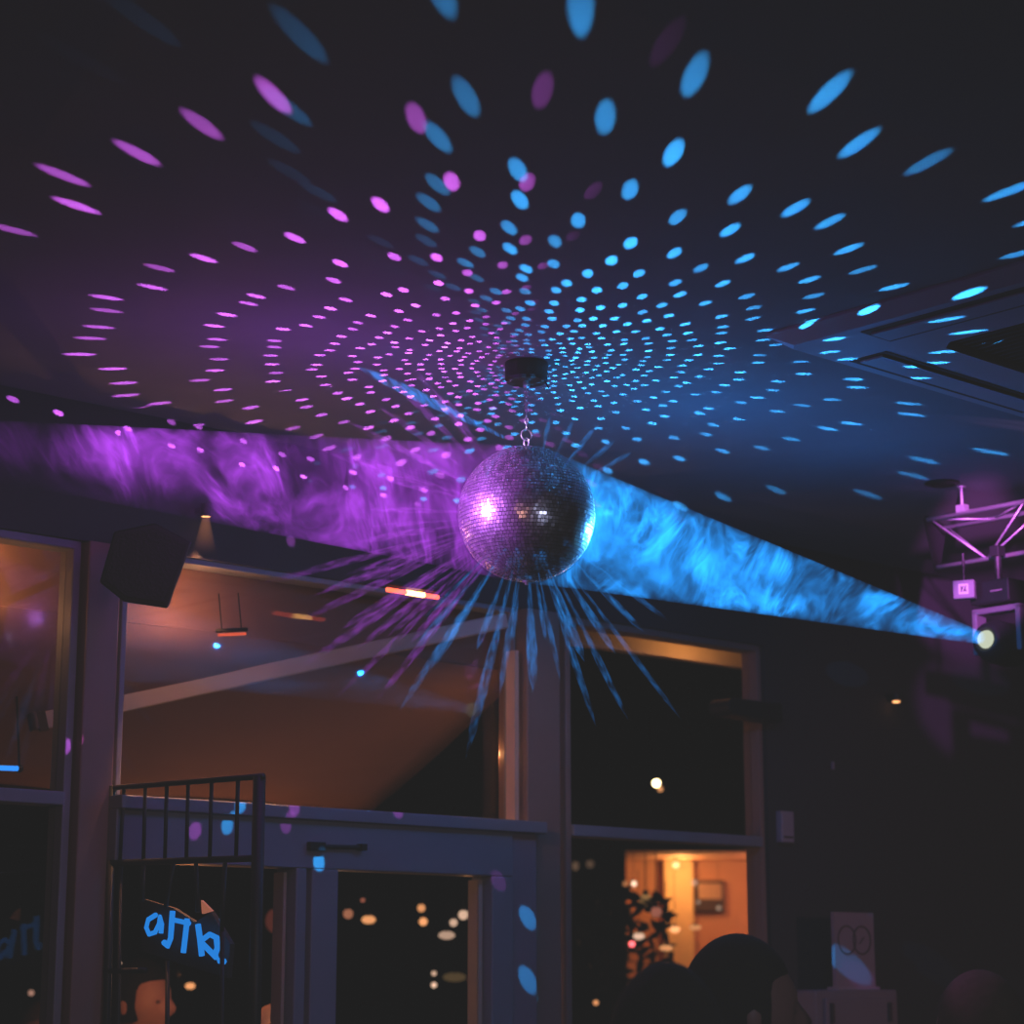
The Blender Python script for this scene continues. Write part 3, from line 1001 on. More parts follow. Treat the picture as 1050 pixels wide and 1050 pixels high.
# shrub outside
rs = random.Random(11)
shp = at(648, 940, 9.5)
sh = thing('dark_shrub', 'dark leafy shrub outside the right window left of the lit room', 'shrub', (shp.x, shp.y, 0))
b = B()
for k in range(5):
    a = k * 1.3
    poly_tube(b, [Vector((shp.x + 0.03 * math.cos(a), shp.y + 0.03 * math.sin(a), 0)), Vector((shp.x + 0.10 * math.cos(a), shp.y + 0.1 * math.sin(a), 0.9)), Vector((shp.x + 0.17 * math.cos(a), shp.y + 0.17 * math.sin(a), 1.8))], 0.012, 6)
finish('stems', b, M['wood'], sh)
b = B()
for k in range(900):
    h = 0.5 + 1.55 * rs.random()
    rr = 0.27 * math.sqrt(rs.random()) * (1.1 - 0.35 * abs(h - 1.3))
    t = rs.random() * 2 * PI
    c = Vector((shp.x - 0.06 + rr * math.cos(t), shp.y + rr * math.sin(t), h))
    d = Vector((rs.gauss(0, 1), rs.gauss(0, 1), rs.gauss(0, 0.7))).normalized()
    e = d.cross(Vector((rs.gauss(0, 1), rs.gauss(0, 1), rs.gauss(0, 1)))).normalized()
    l1, w1 = 0.05, 0.017
    b.faces.new([b.verts.new(p) for p in (c - d * l1, c + e * w1, c + d * l1, c - e * w1)])
finish('foliage', b, pbr('dark_leaves', (0.02, 0.025, 0.015), 0.7), sh)

# ------------------------------------------------------------------ people
def skin_mesh(nodes, edges, levels=2):
    me = bpy.data.meshes.new('skin_tmp')
    keys = list(nodes)
    me.from_pydata([nodes[k][0] for k in keys], [(keys.index(a), keys.index(c)) for a, c in edges], [])
    o = bpy.data.objects.new('skin_tmp', me)
    col.objects.link(o)
    sk = o.modifiers.new('skin', 'SKIN'); sk.use_smooth_shade = True
    for i, k in enumerate(keys):
        r = nodes[k][1]
        me.skin_vertices[0].data[i].radius = (r, r) if not isinstance(r, tuple) else r
    me.skin_vertices[0].data[0].use_root = True
    ss = o.modifiers.new('sub', 'SUBSURF'); ss.levels = levels; ss.render_levels = levels
    dg = bpy.context.evaluated_depsgraph_get()
    out = bpy.data.meshes.new_from_object(o.evaluated_get(dg))
    bpy.data.objects.remove(o)
    bpy.data.meshes.remove(me)
    return out

V = Vector
def person_meshes():
    J = dict(
        pelvis=(V((0, 0, .93)), (.13, .095)), belly=(V((0, .01, 1.07)), (.115, .085)), chest=(V((0, .0, 1.26)), (.135, .095)),
        upper=(V((0, -.015, 1.38)), (.11, .075)), neck=(V((0, -.005, 1.47)), (.052, .054)), skull=(V((0, .015, 1.57)), (.055, .06)))
    E = [('pelvis', 'belly'), ('belly', 'chest'), ('chest', 'upper'), ('upper', 'neck'), ('neck', 'skull')]
    for s, t in ((-1, 'l'), (1, 'r')):
        J['sh' + t] = (V((s * .165, -.01, 1.38)), .055)
        J['el' + t] = (V((s * .225, -.03, 1.10)), .040)
        J['wr' + t] = (V((s * .225, .06, .87)), .026)
        J['pa' + t] = (V((s * .220, .085, .80)), (.036, .017))
        E += [('upper', 'sh' + t), ('sh' + t, 'el' + t), ('el' + t, 'wr' + t), ('wr' + t, 'pa' + t)]
        for k, (fx, ln) in enumerate(((-.027, .062), (-.009, .074), (.009, .069), (.026, .054))):
            J['f%d%s' % (k, t)] = (V((s * .220 + s * -.004, .092 + fx * .9, .765)), .0085)
            J['g%d%s' % (k, t)] = (V((s * .214, .098 + fx * 1.05, .765 - ln * .55)), .0078)
            J['h%d%s' % (k, t)] = (V((s * .203, .100 + fx * 1.05, .765 - ln)), .0066)
            E += [('pa' + t, 'f%d%s' % (k, t)), ('f%d%s' % (k, t), 'g%d%s' % (k, t)), ('g%d%s' % (k, t), 'h%d%s' % (k, t))]
        J['ta' + t] = (V((s * .205, .120, .815)), .0105)
        J['tb' + t] = (V((s * .195, .140, .780)), .0085)
        E += [('pa' + t, 'ta' + t), ('ta' + t, 'tb' + t)]
        J['hp' + t] = (V((s * .09, 0, .86)), .088)
        J['kn' + t] = (V((s * .105, .015, .49)), .056)
        J['cf' + t] = (V((s * .108, -.012, .36)), .054)
        J['an' + t] = (V((s * .11, -.02, .085)), .036)
        J['ft' + t] = (V((s * .12, .10, .035)), (.04, .028))
        J['to' + t] = (V((s * .125, .17, .025)), (.036, .018))
        E += [('pelvis', 'hp' + t), ('hp' + t, 'kn' + t), ('kn' + t, 'cf' + t), ('cf' + t, 'an' + t), ('an' + t, 'ft' + t), ('ft' + t, 'to' + t)]
    body = skin_mesh(J, E, 1)
    def grow(keys, d, extra=None):
        JJ = {}
        for k in keys:
            r = J[k][1]
            JJ[k] = (J[k][0], tuple(x + d for x in r) if isinstance(r, tuple) else r + d)
        EE = [(a, c) for a, c in E if a in keys and c in keys]
        return skin_mesh(JJ, EE, 2)
    shirt = grow(['pelvis', 'belly', 'chest', 'upper', 'shl', 'shr', 'ell', 'elr'], .012)
    trousers = grow(['pelvis', 'hpl', 'hpr', 'knl', 'knr', 'cfl', 'cfr', 'anl', 'anr'], .014)
    # head with face, joined to the body mesh
    b = B()
    b.from_mesh(body)
    g = lambda p, q, s: math.exp(-((p - q).length_squared) / (s * s))
    def face(p, q):
        q = q.copy()
        if p.z < -.1:
            k = (-.1 - p.z)
            q.x *= 1 - .38 * k
            q.y *= 1 - .10 * k if p.y > 0 else 1 - .30 * k
        q.y += .026 * g(p, V((0, .98, -.16)), .17) + .010 * g(p, V((0, .98, .02)), .16)       # nose
        q.y += .008 * g(p, V((0, .88, -.50)), .20) + .010 * g(p, V((0, .68, -.80)), .28)      # lips, chin
        for s in (-1, 1):
            q.y -= .012 * g(p, V((s * .38, .92, .03)), .17)
            q.y += .006 * g(p, V((s * .38, .90, .24)), .20)
        return q
    hc_ = V((0, .022, 1.60))
    ellipsoid(b, hc_, .074, .096, .120, 40, 30, face)
    for s in (-1, 1):
        ellipsoid(b, hc_ + V((s * .075, -.008, -.005)), .010, .020, .031, 10, 8)
    bmesh.ops.recalc_face_normals(b, faces=b.faces[:])
    nb_ = bpy.data.meshes.new('person_body')
    b.to_mesh(nb_); b.free()
    bpy.data.meshes.remove(body)
    b = B()
    def cap(p, q):
        q = q.copy()
        if p.y > .25 and p.z < .52:
            f = min(1, (p.y - .25) * 3) * min(1, (.52 - p.z) * 5)
            q *= 1 - .24 * f
        if p.z < -.5:
            q *= .80
        return q
    ellipsoid(b, hc_ + V((0, -.008, .008)), .084, .104, .128, 32, 24, cap)
    hair = bpy.data.meshes.new('person_hair'); bmesh.ops.recalc_face_normals(b, faces=b.faces[:]); b.to_mesh(hair); b.free()
    eyes = []
    for s in (-1, 1):
        b = B()
        ellipsoid(b, hc_ + V((s * .030, .077, .004)), .011, .0085, .006, 12, 8)
        em_ = bpy.data.meshes.new('person_eye'); b.to_mesh(em_); b.free()
        eyes.append(em_)
    for me in (nb_, shirt, trousers, hair, *eyes):
        for p in me.polygons:
            p.use_smooth = True
    return nb_, shirt, trousers, hair, eyes
PM = person_meshes()
eye_m = pbr('eye_dark', (0.14, 0.08, 0.06), 0.3)
def person(px, py, Y, turn, label, skin, hair, cloth, bald=False, bun=False):
    cr = at(px, py, Y)
    crown = 1.736 if not bald else 1.72
    k = cr.z / crown
    root = thing('person', label, 'person', (0, 0, 0))
    def put(name, me, mat):
        me = me.copy()
        me.materials.clear()
        me.materials.append(mat)
        o = bpy.data.objects.new(name, me)
        col.objects.link(o)
        o.parent = root
        return o
    put('body', PM[0], skin)
    put('shirt', PM[1], cloth)
    put('trousers', PM[2], M['cloth_k'])
    for em_ in PM[4]:
        put('eye', em_, eye_m)
    if not bald:
        put('hair', PM[3], hair)
    root.location = (cr.x, cr.y, 0)
    root.rotation_euler = (0, 0, turn)
    root.scale = (k, k, k)
    return root
R_ = math.radians
person(685, 986, 3.05, R_(8), 'person with black hair seen from behind, cut off by the bottom edge under the window', M['skin'], M['hair_k'], M['cloth_k'])
person(748, 957, 3.85, R_(-78), 'person with dark hair and brown cheek turned right, beside the window frame at the bottom', M['skin_b'], M['hair_k'], M['cloth_k'])
person(1008, 994, 3.9, R_(20), 'person with purple lit dark hair from behind in the bottom right corner', M['skin'], M['hair_b'], M['cloth_n'])
person(139, 981, 6.6, R_(248), 'person outdoors with an orange lit face behind the iron gate', M['skin'], M['hair_k'], M['cloth_k'])
person(286, 1029, 6.0, R_(150), 'person outdoors with pale shaven head at the bottom left of the door', M['skin'], None, M['cloth_k'], bald=True)
person(44, 1024, 6.9, R_(200), 'person outdoors with brown hair at the bottom of the far left window', M['skin'], M['hair_b'], M['cloth_k'])

# ------------------------------------------------------------------ lamps' smoke and light rays, glowing by their own emission
PURPLE_L = Vector((-1.44, 3.74, 1.7 + 0.988))
def smoke_mat(name, colr, strength, seed, wl, kind):
    m, n, l = nmat(name)
    out = n.new('ShaderNodeOutputMaterial')
    pv = n.new('ShaderNodeVolumePrincipled')
    pv.inputs['Density'].default_value = 0.0  # no scattering; emission stands in for lamp light on the smoke
    pv.inputs['Emission Color'].default_value = (*colr, 1)
    l.new(pv.outputs[0], out.inputs['Volume'])
    tc = n.new('ShaderNodeTexCoord')
    mp = n.new('ShaderNodeMapping')
    mp.inputs['Location'].default_value = (seed, seed * 0.37, 0)
    mp.inputs['Scale'].default_value = (1.0, 0.08, 1.0)      # wisps are long in depth
    gp_ = n.new('ShaderNodeNewGeometry')
    l.new(gp_.outputs['Position'], mp.inputs['Vector'])
    def noise(scale, detail, dist=0.0, src=None, rough=0.55):
        z = n.new('ShaderNodeTexNoise')
        z.inputs['Scale'].default_value = scale
        z.inputs['Detail'].default_value = detail
        z.inputs['Distortion'].default_value = dist
        z.inputs['Roughness'].default_value = rough
        l.new((src or mp).outputs[0], z.inputs['Vector'])
        return z
    def math_(op, a, c, clamp=False):
        z = n.new('ShaderNodeMath'); z.operation = op; z.use_clamp = clamp
        for i, v in enumerate((a, c)):
            if v is None:
                continue
            if isinstance(v, (int, float)):
                z.inputs[i].default_value = v
            else:
                l.new(v, z.inputs[i])
        return z.outputs[0]
    # warp the coordinates for curling filaments
    w1 = noise(3.2, 1.5)
    w0 = noise(9.0, 2)
    wv = n.new('ShaderNodeVectorMath'); wv.operation = 'SUBTRACT'
    l.new(w1.outputs['Color'], wv.inputs[0]); wv.inputs[1].default_value = (0.5, 0.5, 0.5)
    wx = n.new('ShaderNodeVectorMath'); wx.operation = 'SUBTRACT'
    l.new(w0.outputs['Color'], wx.inputs[0]); wx.inputs[1].default_value = (0.5, 0.5, 0.5)
    wy = n.new('ShaderNodeVectorMath'); wy.operation = 'SCALE'; wy.inputs['Scale'].default_value = 0.13
    l.new(wx.outputs[0], wy.inputs[0])
    wz = n.new('ShaderNodeVectorMath'); wz.operation = 'SCALE'; wz.inputs['Scale'].default_value = 0.85
    l.new(wv.outputs[0], wz.inputs[0])
    ws = n.new('ShaderNodeVectorMath'); ws.operation = 'ADD'
    l.new(wy.outputs[0], ws.inputs[0]); l.new(wz.outputs[0], ws.inputs[1])
    wa = n.new('ShaderNodeVectorMath'); wa.operation = 'ADD'
    l.new(mp.outputs[0], wa.inputs[0]); l.new(ws.outputs[0], wa.inputs[1])
    big = noise(5.0, 3, 0, wa)
    fil = noise(wl, 3, 0.3, wa)
    # ridge = 1 - |2n-1|, sharpened
    r = math_('SUBTRACT', fil.outputs['Fac'], 0.5)
    r = math_('ABSOLUTE', r, None)
    r = math_('MULTIPLY', r, 11.0)
    r = math_('SUBTRACT', 1.0, r, True)
    r = math_('POWER', r, 1.6)
    bg = n.new('ShaderNodeMapRange'); bg.interpolation_type = 'SMOOTHSTEP'
    bg.inputs['From Min'].default_value = 0.38; bg.inputs['From Max'].default_value = 0.62
    l.new(big.outputs['Fac'], bg.inputs['Value'])
    base = math_('MULTIPLY', bg.outputs[0], 0.7)
    base = math_('ADD', base, 0.24)
    wis = math_('MULTIPLY', r, math_('ADD', bg.outputs[0], 0.25))
    fi2 = noise(wl * 2.3, 2, 0.4, wa)
    r2 = math_('MULTIPLY', math_('ABSOLUTE', math_('SUBTRACT', fi2.outputs['Fac'], 0.5), None), 12.0)
    r2 = math_('POWER', math_('SUBTRACT', 1.0, r2, True), 1.8)
    wis = math_('ADD', wis, math_('MULTIPLY', r2, math_('ADD', math_('MULTIPLY', bg.outputs[0], 0.5), 0.22)))
    tot = math_('ADD', base, math_('MULTIPLY', wis, 2.5))
    # along the beam (local X): beam brightness put into the emission by distance from the lamp
    sx = n.new('ShaderNodeSeparateXYZ'); l.new(tc.outputs['Object'], sx.inputs[0])
    if kind == 'blue':
        cr = n.new('ShaderNodeValToRGB')
        e = cr.color_ramp.elements
        e[0].position = 0.0; e[0].color = (3.2, 3.2, 3.2, 1)
        e[1].position = 1.0; e[1].color = (0.85, 0.85, 0.85, 1)
        for p_, v_ in ((0.10, 1.6), (0.3, 1.15), (0.6, 1.1)):
            q = e.new(p_); q.color = (v_, v_, v_, 1)
    else:
        cr = n.new('ShaderNodeValToRGB')
        e = cr.color_ramp.elements
        e[0].position = 0.0; e[0].color = (0.2, 0.2, 0.2, 1)
        e[1].position = 1.0; e[1].color = (0.62, 0.62, 0.62, 1)
        for p_, v_ in ((0.36, 0.10), (0.45, 1.8), (0.62, 1.0), (0.8, 0.7)):
            q = e.new(p_); q.color = (v_, v_, v_, 1)
    nx = math_('DIVIDE', sx.outputs[0], 1.66)
    l.new(nx, cr.inputs[0])
    tot = math_('MULTIPLY', tot, cr.outputs[0])
    if kind == 'purple':
        # smoke hangs thick at the top of the beam far from the ball, thin under it
        up = math_('DIVIDE', sx.outputs[2], math_('ADD', math_('MULTIPLY', sx.outputs[0], 0.09), 0.03))
        top_ = n.new('ShaderNodeMapRange'); top_.interpolation_type = 'SMOOTHSTEP'
        top_.inputs['From Min'].default_value = -0.55; top_.inputs['From Max'].default_value = 0.35
        top_.inputs['To Min'].default_value = 0.06
        l.new(math_('ADD', up, math_('MULTIPLY', math_('SUBTRACT', big.outputs['Fac'], 0.5), 2.4)), top_.inputs['Value'])
        side = n.new('ShaderNodeMapRange')
        side.inputs['From Min'].default_value = 0.55; side.inputs['From Max'].default_value = 0.72
        l.new(nx, side.inputs['Value'])
        tot = math_('MULTIPLY', tot, math_('MAXIMUM', top_.outputs[0], side.outputs[0]))
    tot = math_('MULTIPLY', tot, strength)
    l.new(tot, pv.inputs['Emission Strength'])
    m.cycles.volume_step_rate = 0.3
    return m

def smoke_beam(name, label, L0, r0, r1, mat):
    d = BC - L0
    Lg = d.length
    X = d.normalized()
    Yv = Z.cross(X).normalized()
    Zv = X.cross(Yv).normalized()
    bb = B()
    nseg = 40
    rings = []
    prof = [(0.012, r0)] + [(0.012 + (Lg - BR * 0.2 - 0.012) * t / 10, None) for t in range(1, 10)]
    prof = [(x, r0 + (r1 - r0) * x / Lg if r is None else r) for x, r in prof]
    for f in (1.0, 0.97, 0.9, 0.75, 0.5, 0.25):
        rho = r1 * f * 0.99
        RR = BR * 1.035
        prof.append((Lg - math.sqrt(max(RR * RR - rho * rho, 0.0)), rho))
    prof.append((Lg - BR * 1.035, 0))
    prof = [(0.012, 0)] + prof
    for x, r in prof:
        if r < 1e-6:
            rings.append([bb.verts.new((x, 0, 0))])
        else:
            rings.append([bb.verts.new((x, r * math.cos(2 * PI * k / nseg), r * math.sin(2 * PI * k / nseg))) for k in range(nseg)])
    for A, C in zip(rings, rings[1:]):
        for k in range(nseg):
            j = (k + 1) % nseg
            if len(A) == 1:
                bb.faces.new((A[0], C[j], C[k]))
            elif len(C) == 1:
                bb.faces.new((A[k], A[j], C[0]))
            else:
                bb.faces.new((A[k], A[j], C[j], C[k]))
    o = finish(name, bb, mat)
    o.matrix_world = Matrix((( X.x, Yv.x, Zv.x, L0.x), (X.y, Yv.y, Zv.y, L0.y), (X.z, Yv.z, Zv.z, L0.z), (0, 0, 0, 1)))
    return tag(o, label, 'smoke', kind='stuff')
CB, CPU = (0.012, 0.27, 0.86), (0.30, 0.035, 0.56)
smoke_beam('blue_smoke_glow', 'curling self-glowing blue smoke in the beam between moving head lamp and disco ball', BLUE_L, 0.016, BR * 0.99, smoke_mat('blue_smoke_glow', CB, 3.0, 1.3, 12.0, 'blue'))
smoke_beam('purple_smoke_glow', 'curling self-glowing purple smoke in the beam coming from the left to the disco ball', PURPLE_L, 0.02, BR * 0.99, smoke_mat('purple_smoke_glow', CPU, 3.0, 4.1, 10.0, 'purple'))

def ray_mat(name, colr, strength):
    m, n, l = nmat(name)
    out = n.new('ShaderNodeOutputMaterial')
    pv = n.new('ShaderNodeVolumePrincipled')
    pv.inputs['Density'].default_value = 0.0  # no lit haze; each ray is a volume with its own emission
    pv.inputs['Emission Color'].default_value = (*colr, 1)
    l.new(pv.outputs[0], out.inputs['Volume'])
    tc = n.new('ShaderNodeTexCoord')
    ln = n.new('ShaderNodeVectorMath'); ln.operation = 'LENGTH'
    l.new(tc.outputs['Object'], ln.inputs[0])
    mr = n.new('ShaderNodeMapRange'); mr.interpolation_type = 'SMOOTHSTEP'
    mr.inputs['From Min'].default_value = BR * 0.9; mr.inputs['From Max'].default_value = 0.75
    mr.inputs['To Min'].default_value = 1.0; mr.inputs['To Max'].default_value = 0.06
    l.new(ln.outputs['Value'], mr.inputs['Value'])
    nz = n.new('ShaderNodeTexNoise'); nz.inputs['Scale'].default_value = 34; nz.inputs['Detail'].default_value = 3
    dn_ = n.new('ShaderNodeVectorMath'); dn_.operation = 'NORMALIZE'
    l.new(tc.outputs['Object'], dn_.inputs[0])
    ds = n.new('ShaderNodeVectorMath'); ds.operation = 'SCALE'; ds.inputs['Scale'].default_value = 1.0
    l.new(dn_.outputs[0], ds.inputs[0])
    od = n.new('ShaderNodeVectorMath'); od.operation = 'ADD'
    l.new(ds.outputs[0], od.inputs[0]); l.new(tc.outputs['Object'], od.inputs[1])
    l.new(od.outputs[0], nz.inputs['Vector'])
    m2 = n.new('ShaderNodeMapRange')
    m2.inputs['From Min'].default_value = 0.45; m2.inputs['From Max'].default_value = 0.64
    m2.inputs['To Min'].default_value = 0.12; m2.inputs['To Max'].default_value = 2.1
    l.new(nz.outputs['Fac'], m2.inputs['Value'])
    a = n.new('ShaderNodeMath'); a.operation = 'MULTIPLY'
    l.new(mr.outputs[0], a.inputs[0]); l.new(m2.outputs[0], a.inputs[1])
    c = n.new('ShaderNodeMath'); c.operation = 'MULTIPLY'; c.inputs[1].default_value = strength
    l.new(a.outputs[0], c.inputs[0]); l.new(c.outputs[0], pv.inputs['Emission Strength'])
    m.cycles.volume_step_rate = 0.25
    return m

rr = random.Random(5)
def rays(name, label, ends, mat):
    bb = B()
    for e in ends:
        px, py, wpx = e[:3]
        Y = 4.4 + (e[3] if len(e) > 3 else rr.uniform(-0.25, 0.25))
        p = at(px, py, Y)
        st = at(*e[4], 4.4) if len(e) > 4 else BC
        d = (p - st)
        Lr = d.length
        d.normalize()
        s0 = st + d * (BR * 1.02) if len(e) <= 4 else st
        lathe(bb, s0, d, [(0, 0), (wpx * .22 / 490, 0.001), (wpx * .50 / 490, (p - s0).length * .3), (wpx * .8 / 490, (p - s0).length * .6), (wpx * .6 / 490, (p - s0).length * .85), (0, (p - s0).length)], 12)
    bmesh.ops.translate(bb, verts=bb.verts[:], vec=-BC)
    o = finish(name, bb, mat)
    o.location = BC
    return tag(o, label, 'light rays', kind='stuff')
pr = [(385, 488, 5), (372, 522, 5), (362, 556, 6), (352, 590, 5), (376, 596, 4), (318, 612, 7), (300, 640, 6), (345, 648, 7), (300, 690, 7), (362, 668, 6), (395, 655, 5), (418, 662, 6),
      (352, 430, 6), (378, 408, 5), (402, 388, 6), (420, 372, 5), (330, 462, 6), (440, 392, 4), (262, 600, 6), (385, 720, 6), (340, 720, 5), (455, 405, 4), (395, 452, 5), (380, 540, 3.5), (410, 610, 4)]
br = [(407, 733, 6), (477, 780, 7), (547, 712, 8), (600, 680, 7), (612, 748, 5), (632, 672, 6), (645, 740, 5), (512, 715, 5), (440, 690, 6), (455, 665, 4), (420, 672, 5), (575, 700, 4),
      (662, 650, 5), (525, 660, 4), (560, 660, 4), (585, 655, 4), (690, 640, 4), (488, 668, 5), (565, 425, 4), (590, 428, 4), (612, 436, 4), (632, 450, 4), (650, 462, 4), (430, 640, 3), (700, 740, 4)]
rays('purple_light_rays', 'thin purple light rays fanning left from the disco ball as glowing volumes', pr, ray_mat('purple_rays', (0.36, 0.05, 0.62), 20))
rays('blue_light_rays', 'thin blue light rays fanning down from the disco ball as glowing volumes', br, ray_mat('blue_rays', (0.015, 0.27, 0.85), 19))
rays('blue_streak', 'single self-glowing blue light streak rising left from the top of the disco ball', [(362, 374, 8, -0.1, (518, 449))], ray_mat('blue_streak', (0.02, 0.25, 0.9), 42))

# ------------------------------------------------------------------ lights
def light(name, kind, loc, energy, colr, **kw):
    ld = bpy.data.lights.new(name, kind)
    ld.energy = energy
    ld.color = colr
    for k, v in kw.items():
        setattr(ld, k, v)
    o = bpy.data.objects.new(name, ld)
    o.location = loc
    col.objects.link(o)
    return o
def aim(o, target):
    d = Vector(target) - o.location
    o.rotation_euler = d.to_track_quat('-Z', 'Y').to_euler()
    return o

def gobo(name, loc, ldir, colr, energy, base_dir, seed, dot_gain, side, size):
    """Lamp whose emission follows the light reflected by a ball of square mirror rows: for an outgoing direction r the
    mirror normal is (r+l)/|r+l|; the nearest tile of the ball gives the dot."""
    o = light(name, 'POINT', loc, energy, (1, 1, 1), shadow_soft_size=0.0)
    ld = o.data
    ld.use_nodes = True
    nt = ld.node_tree
    n, l = nt.nodes, nt.links
    n.clear()
    out = n.new('ShaderNodeOutputLight')
    em = n.new('ShaderNodeEmission')
    em.inputs[0].default_value = (*colr, 1)
    l.new(em.outputs[0], out.inputs[0])
    tc = n.new('ShaderNodeTexCoord')
    def vm(op, a, c=None, s=None):
        z = n.new('ShaderNodeVectorMath'); z.operation = op
        for i, v in enumerate((a, c)):
            if v is None: continue
            if isinstance(v, (tuple, Vector)): z.inputs[i].default_value = tuple(v)
            else: l.new(v, z.inputs[i])
        if s is not None:
            if isinstance(s, (int, float)): z.inputs['Scale'].default_value = s
            else: l.new(s, z.inputs['Scale'])
        return z.outputs['Value'] if op in ('DOT_PRODUCT', 'LENGTH') else z.outputs['Vector']
    def ma(op, a, c=None, clamp=False):
        z = n.new('ShaderNodeMath'); z.operation = op; z.use_clamp = clamp
        for i, v in enumerate((a, c)):
            if v is None: continue
            if isinstance(v, (int, float)): z.inputs[i].default_value = v
            else: l.new(v, z.inputs[i])
        return z.outputs[0]
    r = vm('NORMALIZE', tc.outputs['Normal'])
    r = vm('SCALE', r, s=GOBO_SIGN)
    ldv = Vector(ldir).normalized()
    # the ceiling point this direction reaches, seen from the ball centre, and the tile that sends light there
    r0z = n.new('ShaderNodeSeparateXYZ'); l.new(r, r0z.inputs[0])
    r0 = ma('MAXIMUM', r0z.outputs[2], 0.03)
    hgt = CEIL - loc[2]
    Q = vm('ADD', vm('SCALE', r, s=ma('DIVIDE', hgt, r0)), Vector(loc) - BC)
    nn = vm('NORMALIZE', vm('ADD', vm('NORMALIZE', Q), ldv))
    for _ in range(2):
        r = vm('NORMALIZE', vm('SUBTRACT', Q, vm('SCALE', nn, s=BR)))
        nn = vm('NORMALIZE', vm('ADD', r, ldv))
    sp_ = n.new('ShaderNodeSeparateXYZ'); l.new(nn, sp_.inputs[0])
    lat = ma('ARCSINE', sp_.outputs[2])
    lon = ma('ARCTAN2', sp_.outputs[1], sp_.outputs[0])
    row = ma('FLOOR', ma('DIVIDE', lat, DLG))
    latc = ma('MULTIPLY', ma('ADD', row, 0.5), DLG)
    ncol = ma('ROUND', ma('DIVIDE', ma('MULTIPLY', ma('COSINE', latc), 2 * PI), DLG))
    wn = n.new('ShaderNodeTexWhiteNoise'); wn.noise_dimensions = '2D'
    cx = n.new('ShaderNodeCombineXYZ'); l.new(row, cx.inputs[0]); cx.inputs[1].default_value = seed
    l.new(cx.outputs[0], wn.inputs['Vector'])
    u = ma('ADD', ma('MULTIPLY', ma('DIVIDE', lon, 2 * PI), ncol), wn.outputs['Value'])
    colx = ma('FLOOR', u)
    w2 = n.new('ShaderNodeTexWhiteNoise'); w2.noise_dimensions = '3D'
    c2 = n.new('ShaderNodeCombineXYZ'); l.new(row, c2.inputs[0]); l.new(colx, c2.inputs[1]); c2.inputs[2].default_value = seed
    l.new(c2.outputs[0], w2.inputs['Vector'])
    s2 = n.new('ShaderNodeSeparateXYZ'); l.new(w2.outputs['Color'], s2.inputs[0])
    jit = 0.42
    latj = ma('ADD', latc, ma('MULTIPLY', ma('SUBTRACT', s2.outputs[0], 0.5), DLG * jit))
    uc = ma('ADD', ma('ADD', colx, 0.5), ma('MULTIPLY', ma('SUBTRACT', s2.outputs[1], 0.5), jit))
    lonj = ma('MULTIPLY', ma('DIVIDE', ma('SUBTRACT', uc, wn.outputs['Value']), ncol), 2 * PI)
    cc = n.new('ShaderNodeCombineXYZ')
    l.new(ma('MULTIPLY', ma('COSINE', latj), ma('COSINE', lonj)), cc.inputs[0])
    l.new(ma('MULTIPLY', ma('COSINE', latj), ma('SINE', lonj)), cc.inputs[1])
    l.new(ma('SINE', latj), cc.inputs[2])
    ncv = cc.outputs[0]
    dl_ = vm('DOT_PRODUCT', ncv, ldv)
    rc = vm('SUBTRACT', vm('SCALE', ncv, s=ma('MULTIPLY', dl_, 2.0)), ldv)
    r = vm('NORMALIZE', vm('SUBTRACT', Q, vm('SCALE', ncv, s=BR)))
    dist = vm('LENGTH', vm('SUBTRACT', r, rc))
    dist = ma('DIVIDE', dist, ma('ADD', ma('DIVIDE', 0.0075, vm('LENGTH', Q)), size))
    mk = n.new('ShaderNodeMapRange'); mk.interpolation_type = 'SMOOTHSTEP'
    mk.inputs['From Min'].default_value = 0.7; mk.inputs['From Max'].default_value = 1.15
    mk.inputs['To Min'].default_value = 1; mk.inputs['To Max'].default_value = 0
    l.new(dist, mk.inputs['Value'])
    facing = ma('MULTIPLY', ma('SUBTRACT', dl_, 0.12), 6.0, True)
    bright = ma('ADD', ma('MULTIPLY', s2.outputs[2], 0.8), 0.55)
    dots = ma('MULTIPLY', ma('MULTIPLY', ma('MULTIPLY', mk.outputs[0], facing), bright), dot_gain)
    rz = n.new('ShaderNodeSeparateXYZ'); l.new(r, rz.inputs[0])
    # constant beam per tile: undo the fall-off of this small lamp, then fade gently with distance
    inv = ma('MULTIPLY', ma('POWER', r0, -3.0), hgt * hgt)
    fade = ma('POWER', ma('MAXIMUM', rz.outputs[2], 0.03), 1.25)
    upm = n.new('ShaderNodeMapRange'); upm.interpolation_type = 'SMOOTHSTEP'
    upm.inputs['From Min'].default_value = 0.13; upm.inputs['From Max'].default_value = 0.22
    l.new(rz.outputs[2], upm.inputs['Value'])
    sd = n.new('ShaderNodeMapRange'); sd.interpolation_type = 'SMOOTHSTEP'
    sd.inputs['From Min'].default_value = side[0]; sd.inputs['From Max'].default_value = side[1]
    sd.inputs['To Min'].default_value = 0.0
    l.new(vm('DOT_PRODUCT', r, Vector(base_dir).normalized()), sd.inputs['Value'])
    dots = ma('MULTIPLY', ma('MULTIPLY', dots, ma('MULTIPLY', inv, fade)), ma('MULTIPLY', upm.outputs[0], sd.outputs[0]))
    l.new(dots, em.inputs[1])
    return o
GOBO_SIGN = 1.0
gl = top + Z * 0.003
lb_dir, lp_dir = (BLUE_L - BC).normalized(), (PURPLE_L - BC).normalized()
gobo('blue_ball_reflections', gl + Vector((0.026, 0.004, 0)), lb_dir, (0.035, 0.40, 1.0), 1.0, (1, 0.1, 0), 3.0, 330, (-0.62, 0.15), 0.0068)
